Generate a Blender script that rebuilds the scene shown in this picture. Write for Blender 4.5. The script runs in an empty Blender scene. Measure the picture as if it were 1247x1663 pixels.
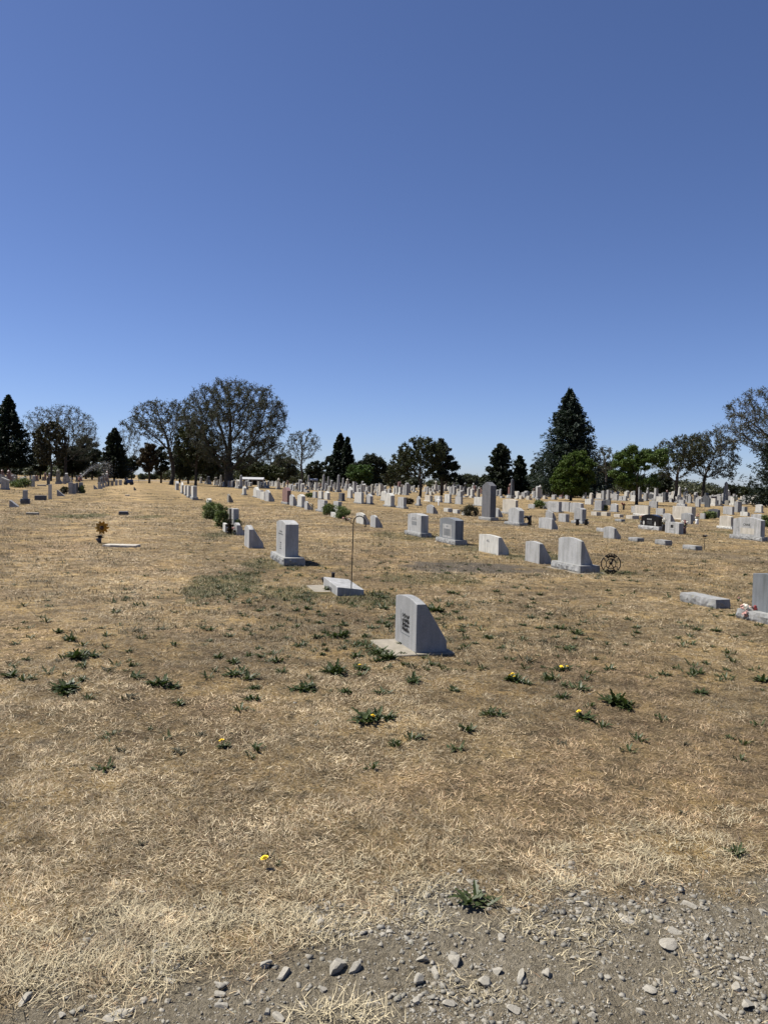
import bpy, bmesh, math, random
import numpy as np
from mathutils import Vector, Matrix

sc = bpy.context.scene
COL = sc.collection
rad = math.radians

# ------------------------------------------------------------------ camera
PW, PH, F = 1247.0, 1663.0, 1250.0          # photograph size and focal length in its pixels
EYE = 1.6
PITCH, ROLL = rad(2.27), rad(1.2)
cF = Vector((0, math.cos(PITCH), -math.sin(PITCH)))
r0 = Vector((1, 0, 0)); u0 = Vector((0, math.sin(PITCH), math.cos(PITCH)))
cR = r0*math.cos(ROLL) + u0*math.sin(ROLL)
cU = u0*math.cos(ROLL) - r0*math.sin(ROLL)
cam = bpy.data.cameras.new('camera'); camo = bpy.data.objects.new('camera', cam); COL.objects.link(camo)
camo.matrix_world = Matrix(((cR.x, cU.x, -cF.x, 0), (cR.y, cU.y, -cF.y, 0), (cR.z, cU.z, -cF.z, EYE), (0, 0, 0, 1)))
cam.sensor_fit = 'VERTICAL'; cam.sensor_height = 36; cam.lens = F/PH*36
cam.clip_start = .05; cam.clip_end = 3000
sc.camera = camo

# ------------------------------------------------------------------ sun and sky
SUN_EL = rad(58); SUN_AZ = rad(-76)          # azimuth from +Y, negative = to the left
sdir = Vector((math.sin(SUN_AZ)*math.cos(SUN_EL), math.cos(SUN_AZ)*math.cos(SUN_EL), math.sin(SUN_EL)))
sl = bpy.data.lights.new('sun', 'SUN'); sl.energy = 5.0; sl.angle = rad(.53); sl.color = (1, .955, .88)
so = bpy.data.objects.new('sun', sl); COL.objects.link(so); so.rotation_euler = sdir.to_track_quat('Z', 'Y').to_euler()
w = bpy.data.worlds.new('World'); sc.world = w; w.use_nodes = True
nt = w.node_tree; bg = nt.nodes['Background']
sky = nt.nodes.new('ShaderNodeTexSky'); sky.sky_type = 'NISHITA'; sky.sun_disc = False
sky.sun_elevation = SUN_EL; sky.sun_rotation = SUN_AZ
sky.air_density = .7; sky.dust_density = .25; sky.ozone_density = 2.5; sky.altitude = 0
hs = nt.nodes.new('ShaderNodeMix'); hs.data_type = 'RGBA'; hs.blend_type = 'MULTIPLY'; hs.inputs[0].default_value = 1; hs.inputs[7].default_value = (.95, 1.0, 1.27, 1)
nt.links.new(sky.outputs[0], hs.inputs[6]); nt.links.new(hs.outputs[2], bg.inputs[0]); bg.inputs[1].default_value = .052
sc.view_settings.view_transform = 'Standard'; sc.view_settings.look = 'None'
sc.view_settings.exposure = .86; sc.view_settings.gamma = 1
sc.cycles.max_bounces = 5; sc.cycles.diffuse_bounces = 1

# ------------------------------------------------------------------ numeric helpers
def _hash(ix, iy, s):
    h = (ix.astype(np.int64)*374761393 + iy.astype(np.int64)*668265263 + s*1442695041) & 0x7fffffff
    h = ((h ^ (h >> 13))*1274126177) & 0x7fffffff
    return ((h ^ (h >> 16)) & 0xffff)/65535.0
def vn(x, y, s=0):
    ix = np.floor(x); iy = np.floor(y); fx = x-ix; fy = y-iy
    fx = fx*fx*(3-2*fx); fy = fy*fy*(3-2*fy)
    a = _hash(ix, iy, s); b = _hash(ix+1, iy, s); c = _hash(ix, iy+1, s); d = _hash(ix+1, iy+1, s)
    return (a*(1-fx)+b*fx)*(1-fy)+(c*(1-fx)+d*fx)*fy
def fbm(x, y, s=0, o=4):
    t = 0; a = .5; n = 0
    for k in range(o):
        t = t+a*vn(x*2**k+17.3*k, y*2**k-9.1*k, s+k); n += a; a *= .55
    return t/n
def sstep(a, b, x):
    t = np.clip((x-a)/(b-a), 0, 1); return t*t*(3-2*t)

SLOPE = .009
def plane_hit(px, py, dz=0.0):
    d = cF*F + cR*(px-PW/2) + cU*(PH/2-py)
    den = d.z + SLOPE*d.x
    t = -(EYE-dz)/den
    return Vector((d.x*t, d.y*t, 0))
_b = [(-400, 1630), (0, 1596), (90, 1562), (180, 1556), (250, 1540), (330, 1545), (430, 1545), (520, 1500), (620, 1480), (700, 1455), (760, 1450), (850, 1480), (930, 1430), (1010, 1420), (1100, 1400), (1247, 1370), (1500, 1330)]
_bx = np.array([plane_hit(*p).x for p in _b]); _by = np.array([plane_hit(*p).y for p in _b])
_bx = np.concatenate([[-40], _bx, [12, 40]]); _by = np.concatenate([[_by[0]-.9], _by, [_by[-1]+1.2, _by[-1]+3.5]])
def gravel(x, y):
    yb = np.interp(x, _bx, _by)
    n = (fbm(x*1.3, y*1.3, 5)-.5)*.9+(fbm(x*5, y*5, 8, 3)-.5)*.55
    return 1-sstep(-.24, .24, y-yb+n)
def gz(x, y):
    x = np.asarray(x, float); y = np.asarray(y, float)
    near = 1-sstep(9, 30, y)
    z = -SLOPE*x+.035*(fbm(x*.35, y*.35, 1, 3)-.5)+near*.02*(fbm(x*1.7, y*1.7, 2, 3)-.5)
    g = gravel(x, y)
    z = z+g*(-.012+(.036*(fbm(x*6, y*6, 3, 4)-.5)+.010*(vn(x*27, y*27, 4)-.5))*(1-sstep(4, 9, y)))
    return z
def G(px, py):
    p = plane_hit(px, py)
    for _ in range(3):
        z = float(gz(p.x, p.y)); p = plane_hit(px, py, z+SLOPE*p.x)
    return Vector((p.x, p.y, float(gz(p.x, p.y))))
def proj(p):
    v = Vector(p)-Vector((0, 0, EYE)); d = v.dot(cF)
    return PW/2+F*v.dot(cR)/d, PH/2-F*v.dot(cU)/d, d

def mesh_np(name, verts, faces, mats=(), mi=None, smooth=False):
    """verts (n,3); faces: list of (m,k) int arrays"""
    me = bpy.data.meshes.new(name)
    verts = np.ascontiguousarray(verts, dtype=np.float32)
    me.vertices.add(len(verts)); me.vertices.foreach_set('co', verts.ravel())
    li = np.concatenate([f.ravel() for f in faces]).astype(np.int32)
    tot = np.concatenate([np.full(len(f), f.shape[1]) for f in faces]).astype(np.int32)
    st = np.concatenate([[0], np.cumsum(tot)[:-1]]).astype(np.int32)
    me.loops.add(len(li)); me.loops.foreach_set('vertex_index', li)
    me.polygons.add(len(tot)); me.polygons.foreach_set('loop_start', st)
    try: me.polygons.foreach_set('loop_total', tot)
    except Exception: pass
    if mi is not None: me.polygons.foreach_set('material_index', np.concatenate(mi).astype(np.int32) if isinstance(mi, list) else mi)
    if smooth: me.polygons.foreach_set('use_smooth', np.ones(len(tot), dtype=bool))
    for m in mats: me.materials.append(m)
    me.update(calc_edges=True)
    return me
def link(name, me, parent=None, loc=None):
    o = bpy.data.objects.new(name, me); COL.objects.link(o)
    if parent is not None: o.parent = parent
    if loc is not None: o.location = loc
    return o
def tag(o, label=None, cat=None, group=None, kind=None):
    if label: o['label'] = label
    if cat: o['category'] = cat
    if group: o['group'] = group
    if kind: o['kind'] = kind
    return o
def empty(name, loc, rz=0):
    o = bpy.data.objects.new(name, None); COL.objects.link(o); o.location = loc; o.rotation_euler = (0, 0, rz)
    o.empty_display_size = .2
    return o
def bm_obj(name, bm, mats, parent=None, smooth=False, loc=None):
    me = bpy.data.meshes.new(name); bm.normal_update(); bm.to_mesh(me); bm.free()
    for m in (mats if isinstance(mats, (list, tuple)) else [mats]): me.materials.append(m)
    if smooth:
        for p in me.polygons: p.use_smooth = True
    return link(name, me, parent, loc)

# ------------------------------------------------------------------ materials
def mat(name, rough=.8):
    m = bpy.data.materials.new(name); m.use_nodes = True
    b = m.node_tree.nodes['Principled BSDF']; b.inputs['Roughness'].default_value = rough
    b.inputs['Specular IOR Level'].default_value = .3
    return m, m.node_tree, b
def ramp(t, fac, stops):
    r = t.nodes.new('ShaderNodeValToRGB'); e = r.color_ramp.elements
    while len(e) < len(stops): e.new(.5)
    for i, (p, c) in enumerate(stops): e[i].position = p; e[i].color = (*c, 1)
    t.links.new(fac, r.inputs[0]); return r.outputs[0]
def noise(t, scale, vec=None, detail=3, rough=.55, out=0):
    n = t.nodes.new('ShaderNodeTexNoise'); n.inputs['Scale'].default_value = scale
    n.inputs['Detail'].default_value = detail; n.inputs['Roughness'].default_value = rough
    if vec is not None: t.links.new(vec, n.inputs['Vector'])
    return n.outputs[out]
def mixc(t, fac, a, b, mode='MIX'):
    n = t.nodes.new('ShaderNodeMix'); n.data_type = 'RGBA'; n.blend_type = mode
    for s, v in ((0, fac), (6, a), (7, b)):
        if isinstance(v, (int, float)): n.inputs[s].default_value = v
        elif isinstance(v, tuple): n.inputs[s].default_value = (*v, 1)
        else: t.links.new(v, n.inputs[s])
    return n.outputs[2]
def bump(t, b, h, strength=.4, dist=.01):
    n = t.nodes.new('ShaderNodeBump'); n.inputs['Strength'].default_value = strength; n.inputs['Distance'].default_value = dist
    t.links.new(h, n.inputs['Height']); t.links.new(n.outputs[0], b.inputs['Normal'])
def objvec(t, sx=1, sy=1, sz=1):
    tc = t.nodes.new('ShaderNodeTexCoord'); oi = t.nodes.new('ShaderNodeObjectInfo')
    mp = t.nodes.new('ShaderNodeMapping'); mp.inputs['Scale'].default_value = (sx, sy, sz)
    cm = t.nodes.new('ShaderNodeMath'); cm.operation = 'MULTIPLY'; cm.inputs[1].default_value = 37
    t.links.new(oi.outputs['Random'], cm.inputs[0]); t.links.new(cm.outputs[0], mp.inputs['Location'])
    t.links.new(tc.outputs['Object'], mp.inputs['Vector']); return mp.outputs[0]
MATS = {}
def stone_mat(name, c, rough=.65, speck=.25, stain=.35, lichen=0):
    c = tuple(x*.8 for x in c); m, t, b = mat(name, rough)
    v = objvec(t); vs = objvec(t, 5, 5, .6)
    sp = noise(t, 260, v, 2, .6)
    dk = tuple(x*(1-speck) for x in c); lt = tuple(min(1, x*(1+speck)) for x in c)
    base = ramp(t, sp, [(.35, dk), (.5, c), (.66, lt)])
    st = ramp(t, noise(t, 2.2, vs, 4, .6), [(.35, (1, 1, 1)), (.75, (1-stain, 1-stain, 1-stain*1.05))])
    base = mixc(t, 1.0, base, st, 'MULTIPLY')
    bl = ramp(t, noise(t, 5, v, 4, .6), [(.3, (.86, .86, .85)), (.7, (1.08, 1.07, 1.05))])
    base = mixc(t, 1.0, base, bl, 'MULTIPLY')
    if lichen:
        lf = ramp(t, noise(t, 14, v, 4, .7), [(.58, (0, 0, 0)), (.68, (lichen,)*3)])
        base = mixc(t, lf, base, (.2, .19, .12))
    t.links.new(base, b.inputs['Base Color'])
    bump(t, b, noise(t, 180, v, 3, .6), .25, .002)
    MATS[name] = m; return m
stone_mat('white_marble', (.58, .57, .53), .7, .08, .45, .22)
stone_mat('cream_stone', (.53, .49, .42), .7, .1, .35)
stone_mat('light_granite', (.43, .43, .425), .6, .28, .45, .3)
stone_mat('grey_granite', (.34, .342, .342), .6, .3, .35)
stone_mat('dark_granite', (.10, .105, .115), .35, .3, .25)
stone_mat('black_granite', (.012, .012, .014), .12, .3, .1)
stone_mat('red_granite', (.22, .13, .12), .4, .3, .25)
stone_mat('rough_granite', (.31, .312, .31), .85, .35, .4, .5)
stone_mat('streaked_granite', (.21, .225, .24), .5, .25, .5)
stone_mat('weathered_stone', (.27, .255, .22), .85, .2, .4, .6)
stone_mat('concrete', (.30, .27, .22), .9, .12, .25, .4)
stone_mat('engraving', (.018, .019, .02), .8, .2, .1)
stone_mat('engraving_grey', (.19, .2, .205), .8, .2, .1)
stone_mat('polished_panel', (.17, .18, .19), .35, .25, .2)
stone_mat('gravel_rock', (.36, .335, .285), .9, .18, .3)
def plain(name, c, rough=.6, metal=0, var=.25, sc_=20):
    m, t, b = mat(name, rough); b.inputs['Metallic'].default_value = metal
    v = objvec(t)
    t.links.new(ramp(t, noise(t, sc_, v, 3), [(.3, tuple(x*(1-var) for x in c)), (.7, tuple(min(1, x*(1+var)) for x in c))]), b.inputs['Base Color'])
    MATS[name] = m; return m
plain('iron', (.009, .008, .0075), .7, 0)
plain('rust_iron', (.07, .045, .03), .7, .3)
plain('white_paint', (.75, .75, .72), .5)
plain('blue_cover', (.02, .045, .12), .5)
plain('dark_plastic', (.015, .015, .017), .4)
plain('yellow_petal', (.78, .52, .02), .7, 0, .2)
plain('yellow_pinwheel', (.36, .21, .04), .6, 0, .3)
plain('pink_petal', (.55, .30, .26), .8, 0, .4, 40)
plain('white_petal', (.7, .66, .55), .8, 0, .2, 40)
plain('red_petal', (.18, .03, .03), .8, 0, .3, 40)
stone_mat('slate_granite', (.145, .145, .152), .5, .25, .3)
plain('roof_metal', (.38, .38, .38), .4)
plain('wall_tan', (.33, .3, .26), .8)
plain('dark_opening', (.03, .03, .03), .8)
plain('straw_tuft', (.45, .35, .2), .9)
def leaf_mat(name, c, var=.45, sc_=1.2, rough=.6, c2=None):
    m, t, b = mat(name, rough)
    v = objvec(t)
    n1 = noise(t, sc_, v, 5, .75)
    lo = tuple(x*(1-var) for x in c); hi = c2 or tuple(min(1, x*(1+var)) for x in c)
    t.links.new(ramp(t, n1, [(.33, lo), (.5, c), (.68, hi)]), b.inputs['Base Color'])
    b.inputs['Specular IOR Level'].default_value = .2
    # thin leaves let some light through
    tr = t.nodes.new('ShaderNodeBsdfTranslucent'); tr.inputs[0].default_value = (c[0]*.9, c[1]*1.1, c[2]*.5, 1)
    mx = t.nodes.new('ShaderNodeMixShader'); mx.inputs[0].default_value = .18
    out = t.nodes['Material Output']
    t.links.new(b.outputs[0], mx.inputs[1]); t.links.new(tr.outputs[0], mx.inputs[2]); t.links.new(mx.outputs[0], out.inputs[0])
    MATS[name] = m; return m
leaf_mat('spruce_needles', (.014, .022, .013))
leaf_mat('blue_spruce_needles', (.022, .033, .024))
leaf_mat('cedar_leaves', (.020, .026, .014))
leaf_mat('olive_leaves', (.042, .048, .018), .3)
leaf_mat('brown_bud_leaves', (.055, .05, .03), .25)
leaf_mat('grey_bud_leaves', (.056, .060, .038), .2)
leaf_mat('fresh_green_leaves', (.058, .088, .014))
leaf_mat('leafy_tree_leaves', (.055, .085, .018), .5, 1.0, c2=(.11, .17, .03))
leaf_mat('dark_green_leaves', (.05, .085, .02))
leaf_mat('rusty_leaves', (.042, .03, .016))
leaf_mat('shrub_leaves', (.10, .125, .04), sc_=9)
leaf_mat('dandelion_leaf', (.042, .056, .02), .4, 30, .45)
leaf_mat('grey_weed_leaf', (.06, .056, .034), .4, 30, .7)
leaf_mat('treeline_leaves', (.075, .08, .05), .5, .25)
plain('bark', (.05, .042, .035), .95, 0, .4, 6)
plain('pale_bark', (.11, .10, .085), .95, 0, .4, 6)
plain('twig_bark', (.085, .072, .058), .95, 0, .4, 2)

# ground ---------------------------------------------------------------
def ground_material():
    m, t, b = mat('dry_lawn', .95); b.inputs['Specular IOR Level'].default_value = .1
    tc = t.nodes.new('ShaderNodeTexCoord'); v = tc.outputs['Object']
    def attr(n):
        a = t.nodes.new('ShaderNodeAttribute'); a.attribute_name = n; return a.outputs['Fac']
    fine = noise(t, 55, v, 4, .7)
    med = noise(t, 3.1, v, 5, .7)
    big = noise(t, .33, v, 4, .6)
    tuft = noise(t, 9, v, 4, .75)
    straw = ramp(t, fine, [(.3, (.15, .115, .068)), (.5, (.33, .262, .160)), (.7, (.54, .445, .290))])
    c = mixc(t, 1.0, straw, ramp(t, med, [(.32, (.5, .47, .45)), (.48, (.92, .9, .88)), (.64, (1.3, 1.25, 1.12))]), 'MULTIPLY')
    c = mixc(t, 1.0, c, ramp(t, big, [(.35, (.74, .72, .71)), (.6, (1.15, 1.12, 1.02))]), 'MULTIPLY')
    md2 = noise(t, .95, v, 5, .75)
    c = mixc(t, 1.0, c, ramp(t, md2, [(.36, (.62, .6, .6)), (.5, (.95, .94, .93)), (.62, (1.28, 1.2, 1.02))]), 'MULTIPLY')
    # darker tufts and thin spots
    tf = ramp(t, tuft, [(.52, (0, 0, 0)), (.62, (.85, .85, .85))])
    c = mixc(t, tf, c, (.098, .082, .048))
    c = mixc(t, attr('lane'), c, mixc(t, 1.0, c, (1.32, 1.32, 1.36), 'MULTIPLY'))
    # green stain patches
    c = mixc(t, attr('green'), c, ramp(t, tuft, [(.35, (.16, .145, .07)), (.6, (.055, .068, .022))]))
    soil = ramp(t, noise(t, 24, v, 5, .75), [(.3, (.075, .064, .05)), (.55, (.165, .143, .115)), (.75, (.28, .25, .205))])
    c = mixc(t, attr('soil'), c, soil)
    gr = ramp(t, noise(t, 38, v, 6, .75), [(.28, (.15, .128, .092)), (.5, (.315, .278, .208)), (.72, (.49, .44, .35))])
    gr = mixc(t, 1.0, gr, ramp(t, noise(t, 2.2, v, 3), [(.3, (.85, .84, .82)), (.7, (1.1, 1.1, 1.1))]), 'MULTIPLY')
    c = mixc(t, attr('gravel'), c, gr)
    c = mixc(t, 1.0, c, (.76, .745, .72), 'MULTIPLY')
    t.links.new(c, b.inputs['Base Color'])
    add = t.nodes.new('ShaderNodeMath'); add.operation = 'ADD'
    t.links.new(noise(t, 60, v, 4, .8), add.inputs[0]); t.links.new(tuft, add.inputs[1])
    bump(t, b, add.outputs[0], 1.0, .05)
    return m
GREEN = []   # (x,y,rx,ry,strength) patches in world metres
def gpatch(px, py, rpx, rpy, s):
    c = G(px, py); a = G(px+rpx, py); b_ = G(px, py+rpy)
    GREEN.append((c.x, c.y, abs(a.x-c.x), max(.15, abs(b_.y-c.y)), s))
for a in [(370, 950, 75, 28, .75), (450, 915, 60, 14, .5), (480, 965, 60, 14, .6), (600, 975, 60, 14, .5), (620, 1050, 45, 16, .5), (700, 940, 90, 12, .35), (130, 838, 55, 5, .8), (243, 839, 30, 4, .7), (880, 905, 80, 6, .5), (985, 930, 50, 5, .5), (360, 868, 30, 8, .4), (660, 870, 70, 10, .3), (1190, 865, 30, 4, .5), (1000, 845, 60, 4, .3), (950, 862, 40, 4, .3), (770, 890, 60, 6, .3)]: gpatch(*a)
SOIL = []
for a in [(750, 922, 125, 11, .95), (590, 915, 70, 10, .35), (1180, 905, 70, 8, .5), (60, 1210, 22, 8, .5), (700, 848, 90, 3, .4), (450, 845, 60, 3, .5), (810, 852, 60, 3, .5), (1010, 872, 90, 3, .3)]:
    px, py, rpx, rpy, s = a; c = G(px, py); q = G(px+rpx, py); r_ = G(px, py+rpy); SOIL.append((c.x, c.y, abs(q.x-c.x), max(.12, abs(r_.y-c.y)), s))
def lane(x, y):
    a = x*QX_+y*QY_; n = (fbm(x*.6, y*.6, 81, 4)-.5)*2.4; m = (1-sstep(.9, 2.0, np.abs(a+.6+n*.9)))*sstep(5, 10, y)
    a2 = (1-sstep(.6, 1.6, np.abs(a-5.2+n*1.2)))*sstep(9, 14, y)*.6
    return np.clip(np.maximum(m, a2)*(.45+.9*fbm(x*1.6, y*1.6, 82, 4)), 0, 1)
QX_, QY_ = .951, .31
def patches(L, x, y, seed):
    t = np.zeros_like(x); n = fbm(x*2.3, y*2.3, seed, 4)
    for cx, cy, rx, ry, s in L:
        d = np.sqrt(((x-cx)/rx)**2+((y-cy)/ry)**2)
        t = np.maximum(t, s*(1-sstep(.6, 1.1, d+(n-.5)*1.1)))
    return t
ys = np.concatenate([np.arange(-7, 1.6, .5)]); yy = [1.6]
while yy[-1] < 1400: yy.append(yy[-1]+(.0075*max(yy[-1], 2.4) if yy[-1] < 60 else .03*yy[-1]))
ys = np.concatenate([ys, np.array(yy)])
NU = 820
us = np.linspace(-1.15, 1.15, NU)
YY, UU = np.meshgrid(ys, us, indexing='ij'); XX = UU*(YY+8.5)
gx, gy = XX.ravel(), YY.ravel()
gv = np.stack([gx, gy, gz(gx, gy)], 1)
i = np.arange(len(ys)-1)[:, None]*NU+np.arange(NU-1)[None, :]
gf = np.stack([i, i+1, i+1+NU, i+NU], -1).reshape(-1, 4)
gm = mesh_np('ground', gv, [gf], [ground_material()], smooth=True)
for nm, arr in (('gravel', gravel(gx, gy)), ('green', patches(GREEN, gx, gy, 40)), ('soil', patches(SOIL, gx, gy, 50)), ('lane', lane(gx, gy))):
    a = gm.attributes.new(nm, 'FLOAT', 'POINT'); a.data.foreach_set('value', arr.astype(np.float32))
g = link('ground', gm); tag(g, 'dry straw coloured cemetery lawn with gravelly dirt edge', None, None, 'structure')

# ------------------------------------------------------------------ gravestones
ANG = math.atan2(-.951, .31)                 # local x runs along the row towards the camera, local y away from the face
RX = Vector((.31, -.951, 0)).normalized(); QY = Vector((.951, .31, 0)).normalized()
FOOT = []                                     # footprints kept free of grass blades: (cx, cy, hx, hy)

def top_curve(kind, W, H, rise, n=14):
    us_ = np.linspace(-W/2, W/2, n+1); s = us_/(W/2)
    if kind == 'flat': us_ = np.array([-W/2, W/2]); z = np.array([H, H])
    elif kind == 'arch': z = H+rise*(1-s**2)
    elif kind == 'serp': z = H+rise*(.5+.5*np.cos(np.pi*np.clip(s/.85, -1, 1)))
    elif kind == 'round': z = H+np.sqrt(np.clip(1-s**2, 0, 1))*rise
    elif kind == 'gable': us_ = np.array([-W/2, 0, W/2]); z = np.array([H, H+rise, H])
    elif kind == 'peak': z = H+rise*(1-np.abs(s))**.8
    return us_, z
def tablet_bm(W, T, H, top='arch', rise=.05, slant=None, bev=.006):
    """front face at y=-T/2, back at +T/2. slant=(top thickness, nose height)"""
    bm = bmesh.new(); u, z = top_curve(top, W, H, rise)
    rings = []
    def ring(y, zz): rings.append([bm.verts.new((-W/2, y, 0))]+[bm.verts.new((u[k], y, zz[k])) for k in range(len(u))]+[bm.verts.new((W/2, y, 0))])
    ring(-T/2, z)
    if slant:
        tt, nh = slant; ring(-T/2+tt, z); ring(T/2, np.full(len(u), nh))
    else: ring(T/2, z)
    for a, b in zip(rings, rings[1:]):
        for k in range(len(a)-1): bm.faces.new((a[k], b[k], b[k+1], a[k+1]))
        bm.faces.new((a[-1], b[-1], b[0], a[0]))
    bm.faces.new(rings[0][::-1]); bm.faces.new(rings[-1])
    bmesh.ops.recalc_face_normals(bm, faces=bm.faces)
    if bev:
        es = [e for e in bm.edges if len(e.link_faces) == 2 and e.calc_face_angle(0) > .5 and max(v.co.z for v in e.verts) > .01]
        bmesh.ops.bevel(bm, geom=es, offset=bev, segments=2, affect='EDGES', profile=.5)
    return bm
def rough_bm(W, T, H, seed=0, amp=.014, step=.04):
    """block with rock-pitched sides and a sawn top"""
    rnd = random.Random(seed); bm = bmesh.new()
    nx, ny, nz = max(2, int(W/step)), max(2, int(T/step)), max(2, int(H/step))
    ring = [(-W/2+W*k/nx, -T/2, 0, -1) for k in range(nx)]+[(W/2, -T/2+T*k/ny, 1, 0) for k in range(ny)]+[(W/2-W*k/nx, T/2, 0, 1) for k in range(nx)]+[(-W/2, T/2-T*k/ny, -1, 0) for k in range(ny)]
    rows = []
    for j in range(nz+1):
        f = j/nz; r = []
        for (x, y, ax, ay) in ring:
            d = amp*(rnd.random()*1.6-.3)*(1 if 0 < j < nz else .35)+amp*.7*math.sin(math.pi*f)
            r.append(bm.verts.new((x+ax*d, y+ay*d, H*f+(rnd.uniform(-.2, .2)*H/nz if 0 < j < nz else 0))))
        rows.append(r)
    n = len(ring)
    for a, b in zip(rows, rows[1:]):
        for k in range(n): bm.faces.new((a[k], a[(k+1) % n], b[(k+1) % n], b[k]))
    bm.faces.new(rows[-1])
    bmesh.ops.triangulate(bm, faces=[f for f in bm.faces if len(f.verts) == 4])
    return bm
def box_bm(W, T, H, bev=.004, z0=0, bm=None, cx=0, cy=0):
    bm2 = bmesh.new(); bmesh.ops.create_cube(bm2, size=1)
    for v in bm2.verts: v.co = Vector((v.co.x*W+cx, v.co.y*T+cy, (v.co.z+.5)*H+z0))
    if bev: bmesh.ops.bevel(bm2, geom=bm2.edges[:], offset=bev, segments=1, affect='EDGES')
    if bm is None: return bm2
    me = bpy.data.meshes.new('tmp'); bm2.to_mesh(me); bm2.free(); bm.from_mesh(me); bpy.data.meshes.remove(me); return bm
def lathe_bm(prof, n=16, bm=None, cx=0, cy=0):
    bm = bm or bmesh.new(); rings = []
    for r, z in prof: rings.append([bm.verts.new((cx+r*math.cos(2*math.pi*k/n), cy+r*math.sin(2*math.pi*k/n), z)) for k in range(n)])
    for a, b in zip(rings, rings[1:]):
        for k in range(n): bm.faces.new((a[k], a[(k+1) % n], b[(k+1) % n], b[k]))
    bm.faces.new(rings[0][::-1]); bm.faces.new(rings[-1]); return bm
def tube_bm(pts, r, n=6, bm=None):
    bm = bm or bmesh.new(); rings = []; pts = [Vector(p) for p in pts]
    for k, p in enumerate(pts):
        d = (pts[min(k+1, len(pts)-1)]-pts[max(k-1, 0)]).normalized()
        a = d.orthogonal().normalized() if k == 0 else (rings_a-d*rings_a.dot(d)).normalized()
        rings_a = a; b = d.cross(a); rr = r[k] if isinstance(r, (list, tuple)) else r
        rings.append([bm.verts.new(p+a*rr*math.cos(2*math.pi*j/n)+b*rr*math.sin(2*math.pi*j/n)) for j in range(n)])
    for a, b in zip(rings, rings[1:]):
        for k in range(n): bm.faces.new((a[k], a[(k+1) % n], b[(k+1) % n], b[k]))
    bm.faces.new(rings[0][::-1]); bm.faces.new(rings[-1]); return bm
def text_obj(parent, txt, size, x, z, y, m='engraving', name='inscription'):
    cu = bpy.data.curves.new('t', 'FONT'); cu.body = txt; cu.size = size; cu.align_x = 'CENTER'; cu.extrude = .0008; cu.offset = .002
    o = bpy.data.objects.new('t', cu); COL.objects.link(o); bpy.context.view_layer.update()
    me = bpy.data.meshes.new_from_object(o.evaluated_get(bpy.context.evaluated_depsgraph_get()))
    bpy.data.objects.remove(o)
    for v in me.vertices: v.co = Vector((v.co.x+x, y-v.co.z, v.co.y+z))
    me.materials.clear(); me.materials.append(MATS[m])
    return link(name, me, parent)
def marks_obj(parent, seed, W, x, z0, z1, y, m='engraving_grey', lines=4, name='inscription'):
    """rows of worn small carved characters"""
    rnd = random.Random(seed); bm = bmesh.new()
    for k in range(lines):
        z = z1-(z1-z0)*(k+.5)/lines; h = (z1-z0)/lines*.5; ww = W*rnd.uniform(.6, 1); cx = x-ww/2
        while cx < x+ww/2-h*.5:
            cw = h*rnd.uniform(.35, .6)
            if rnd.random() > .14:
                box_bm(h*.14, .0016, h, 0, z-h/2, bm, cx, y)
                box_bm(cw, .0014, h*.15, 0, z+rnd.choice([-h/2, -.08*h, h*.36]), bm, cx+cw/2, y)
            cx += cw+h*.2
    return bm_obj(name, bm, MATS[m], parent)

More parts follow.
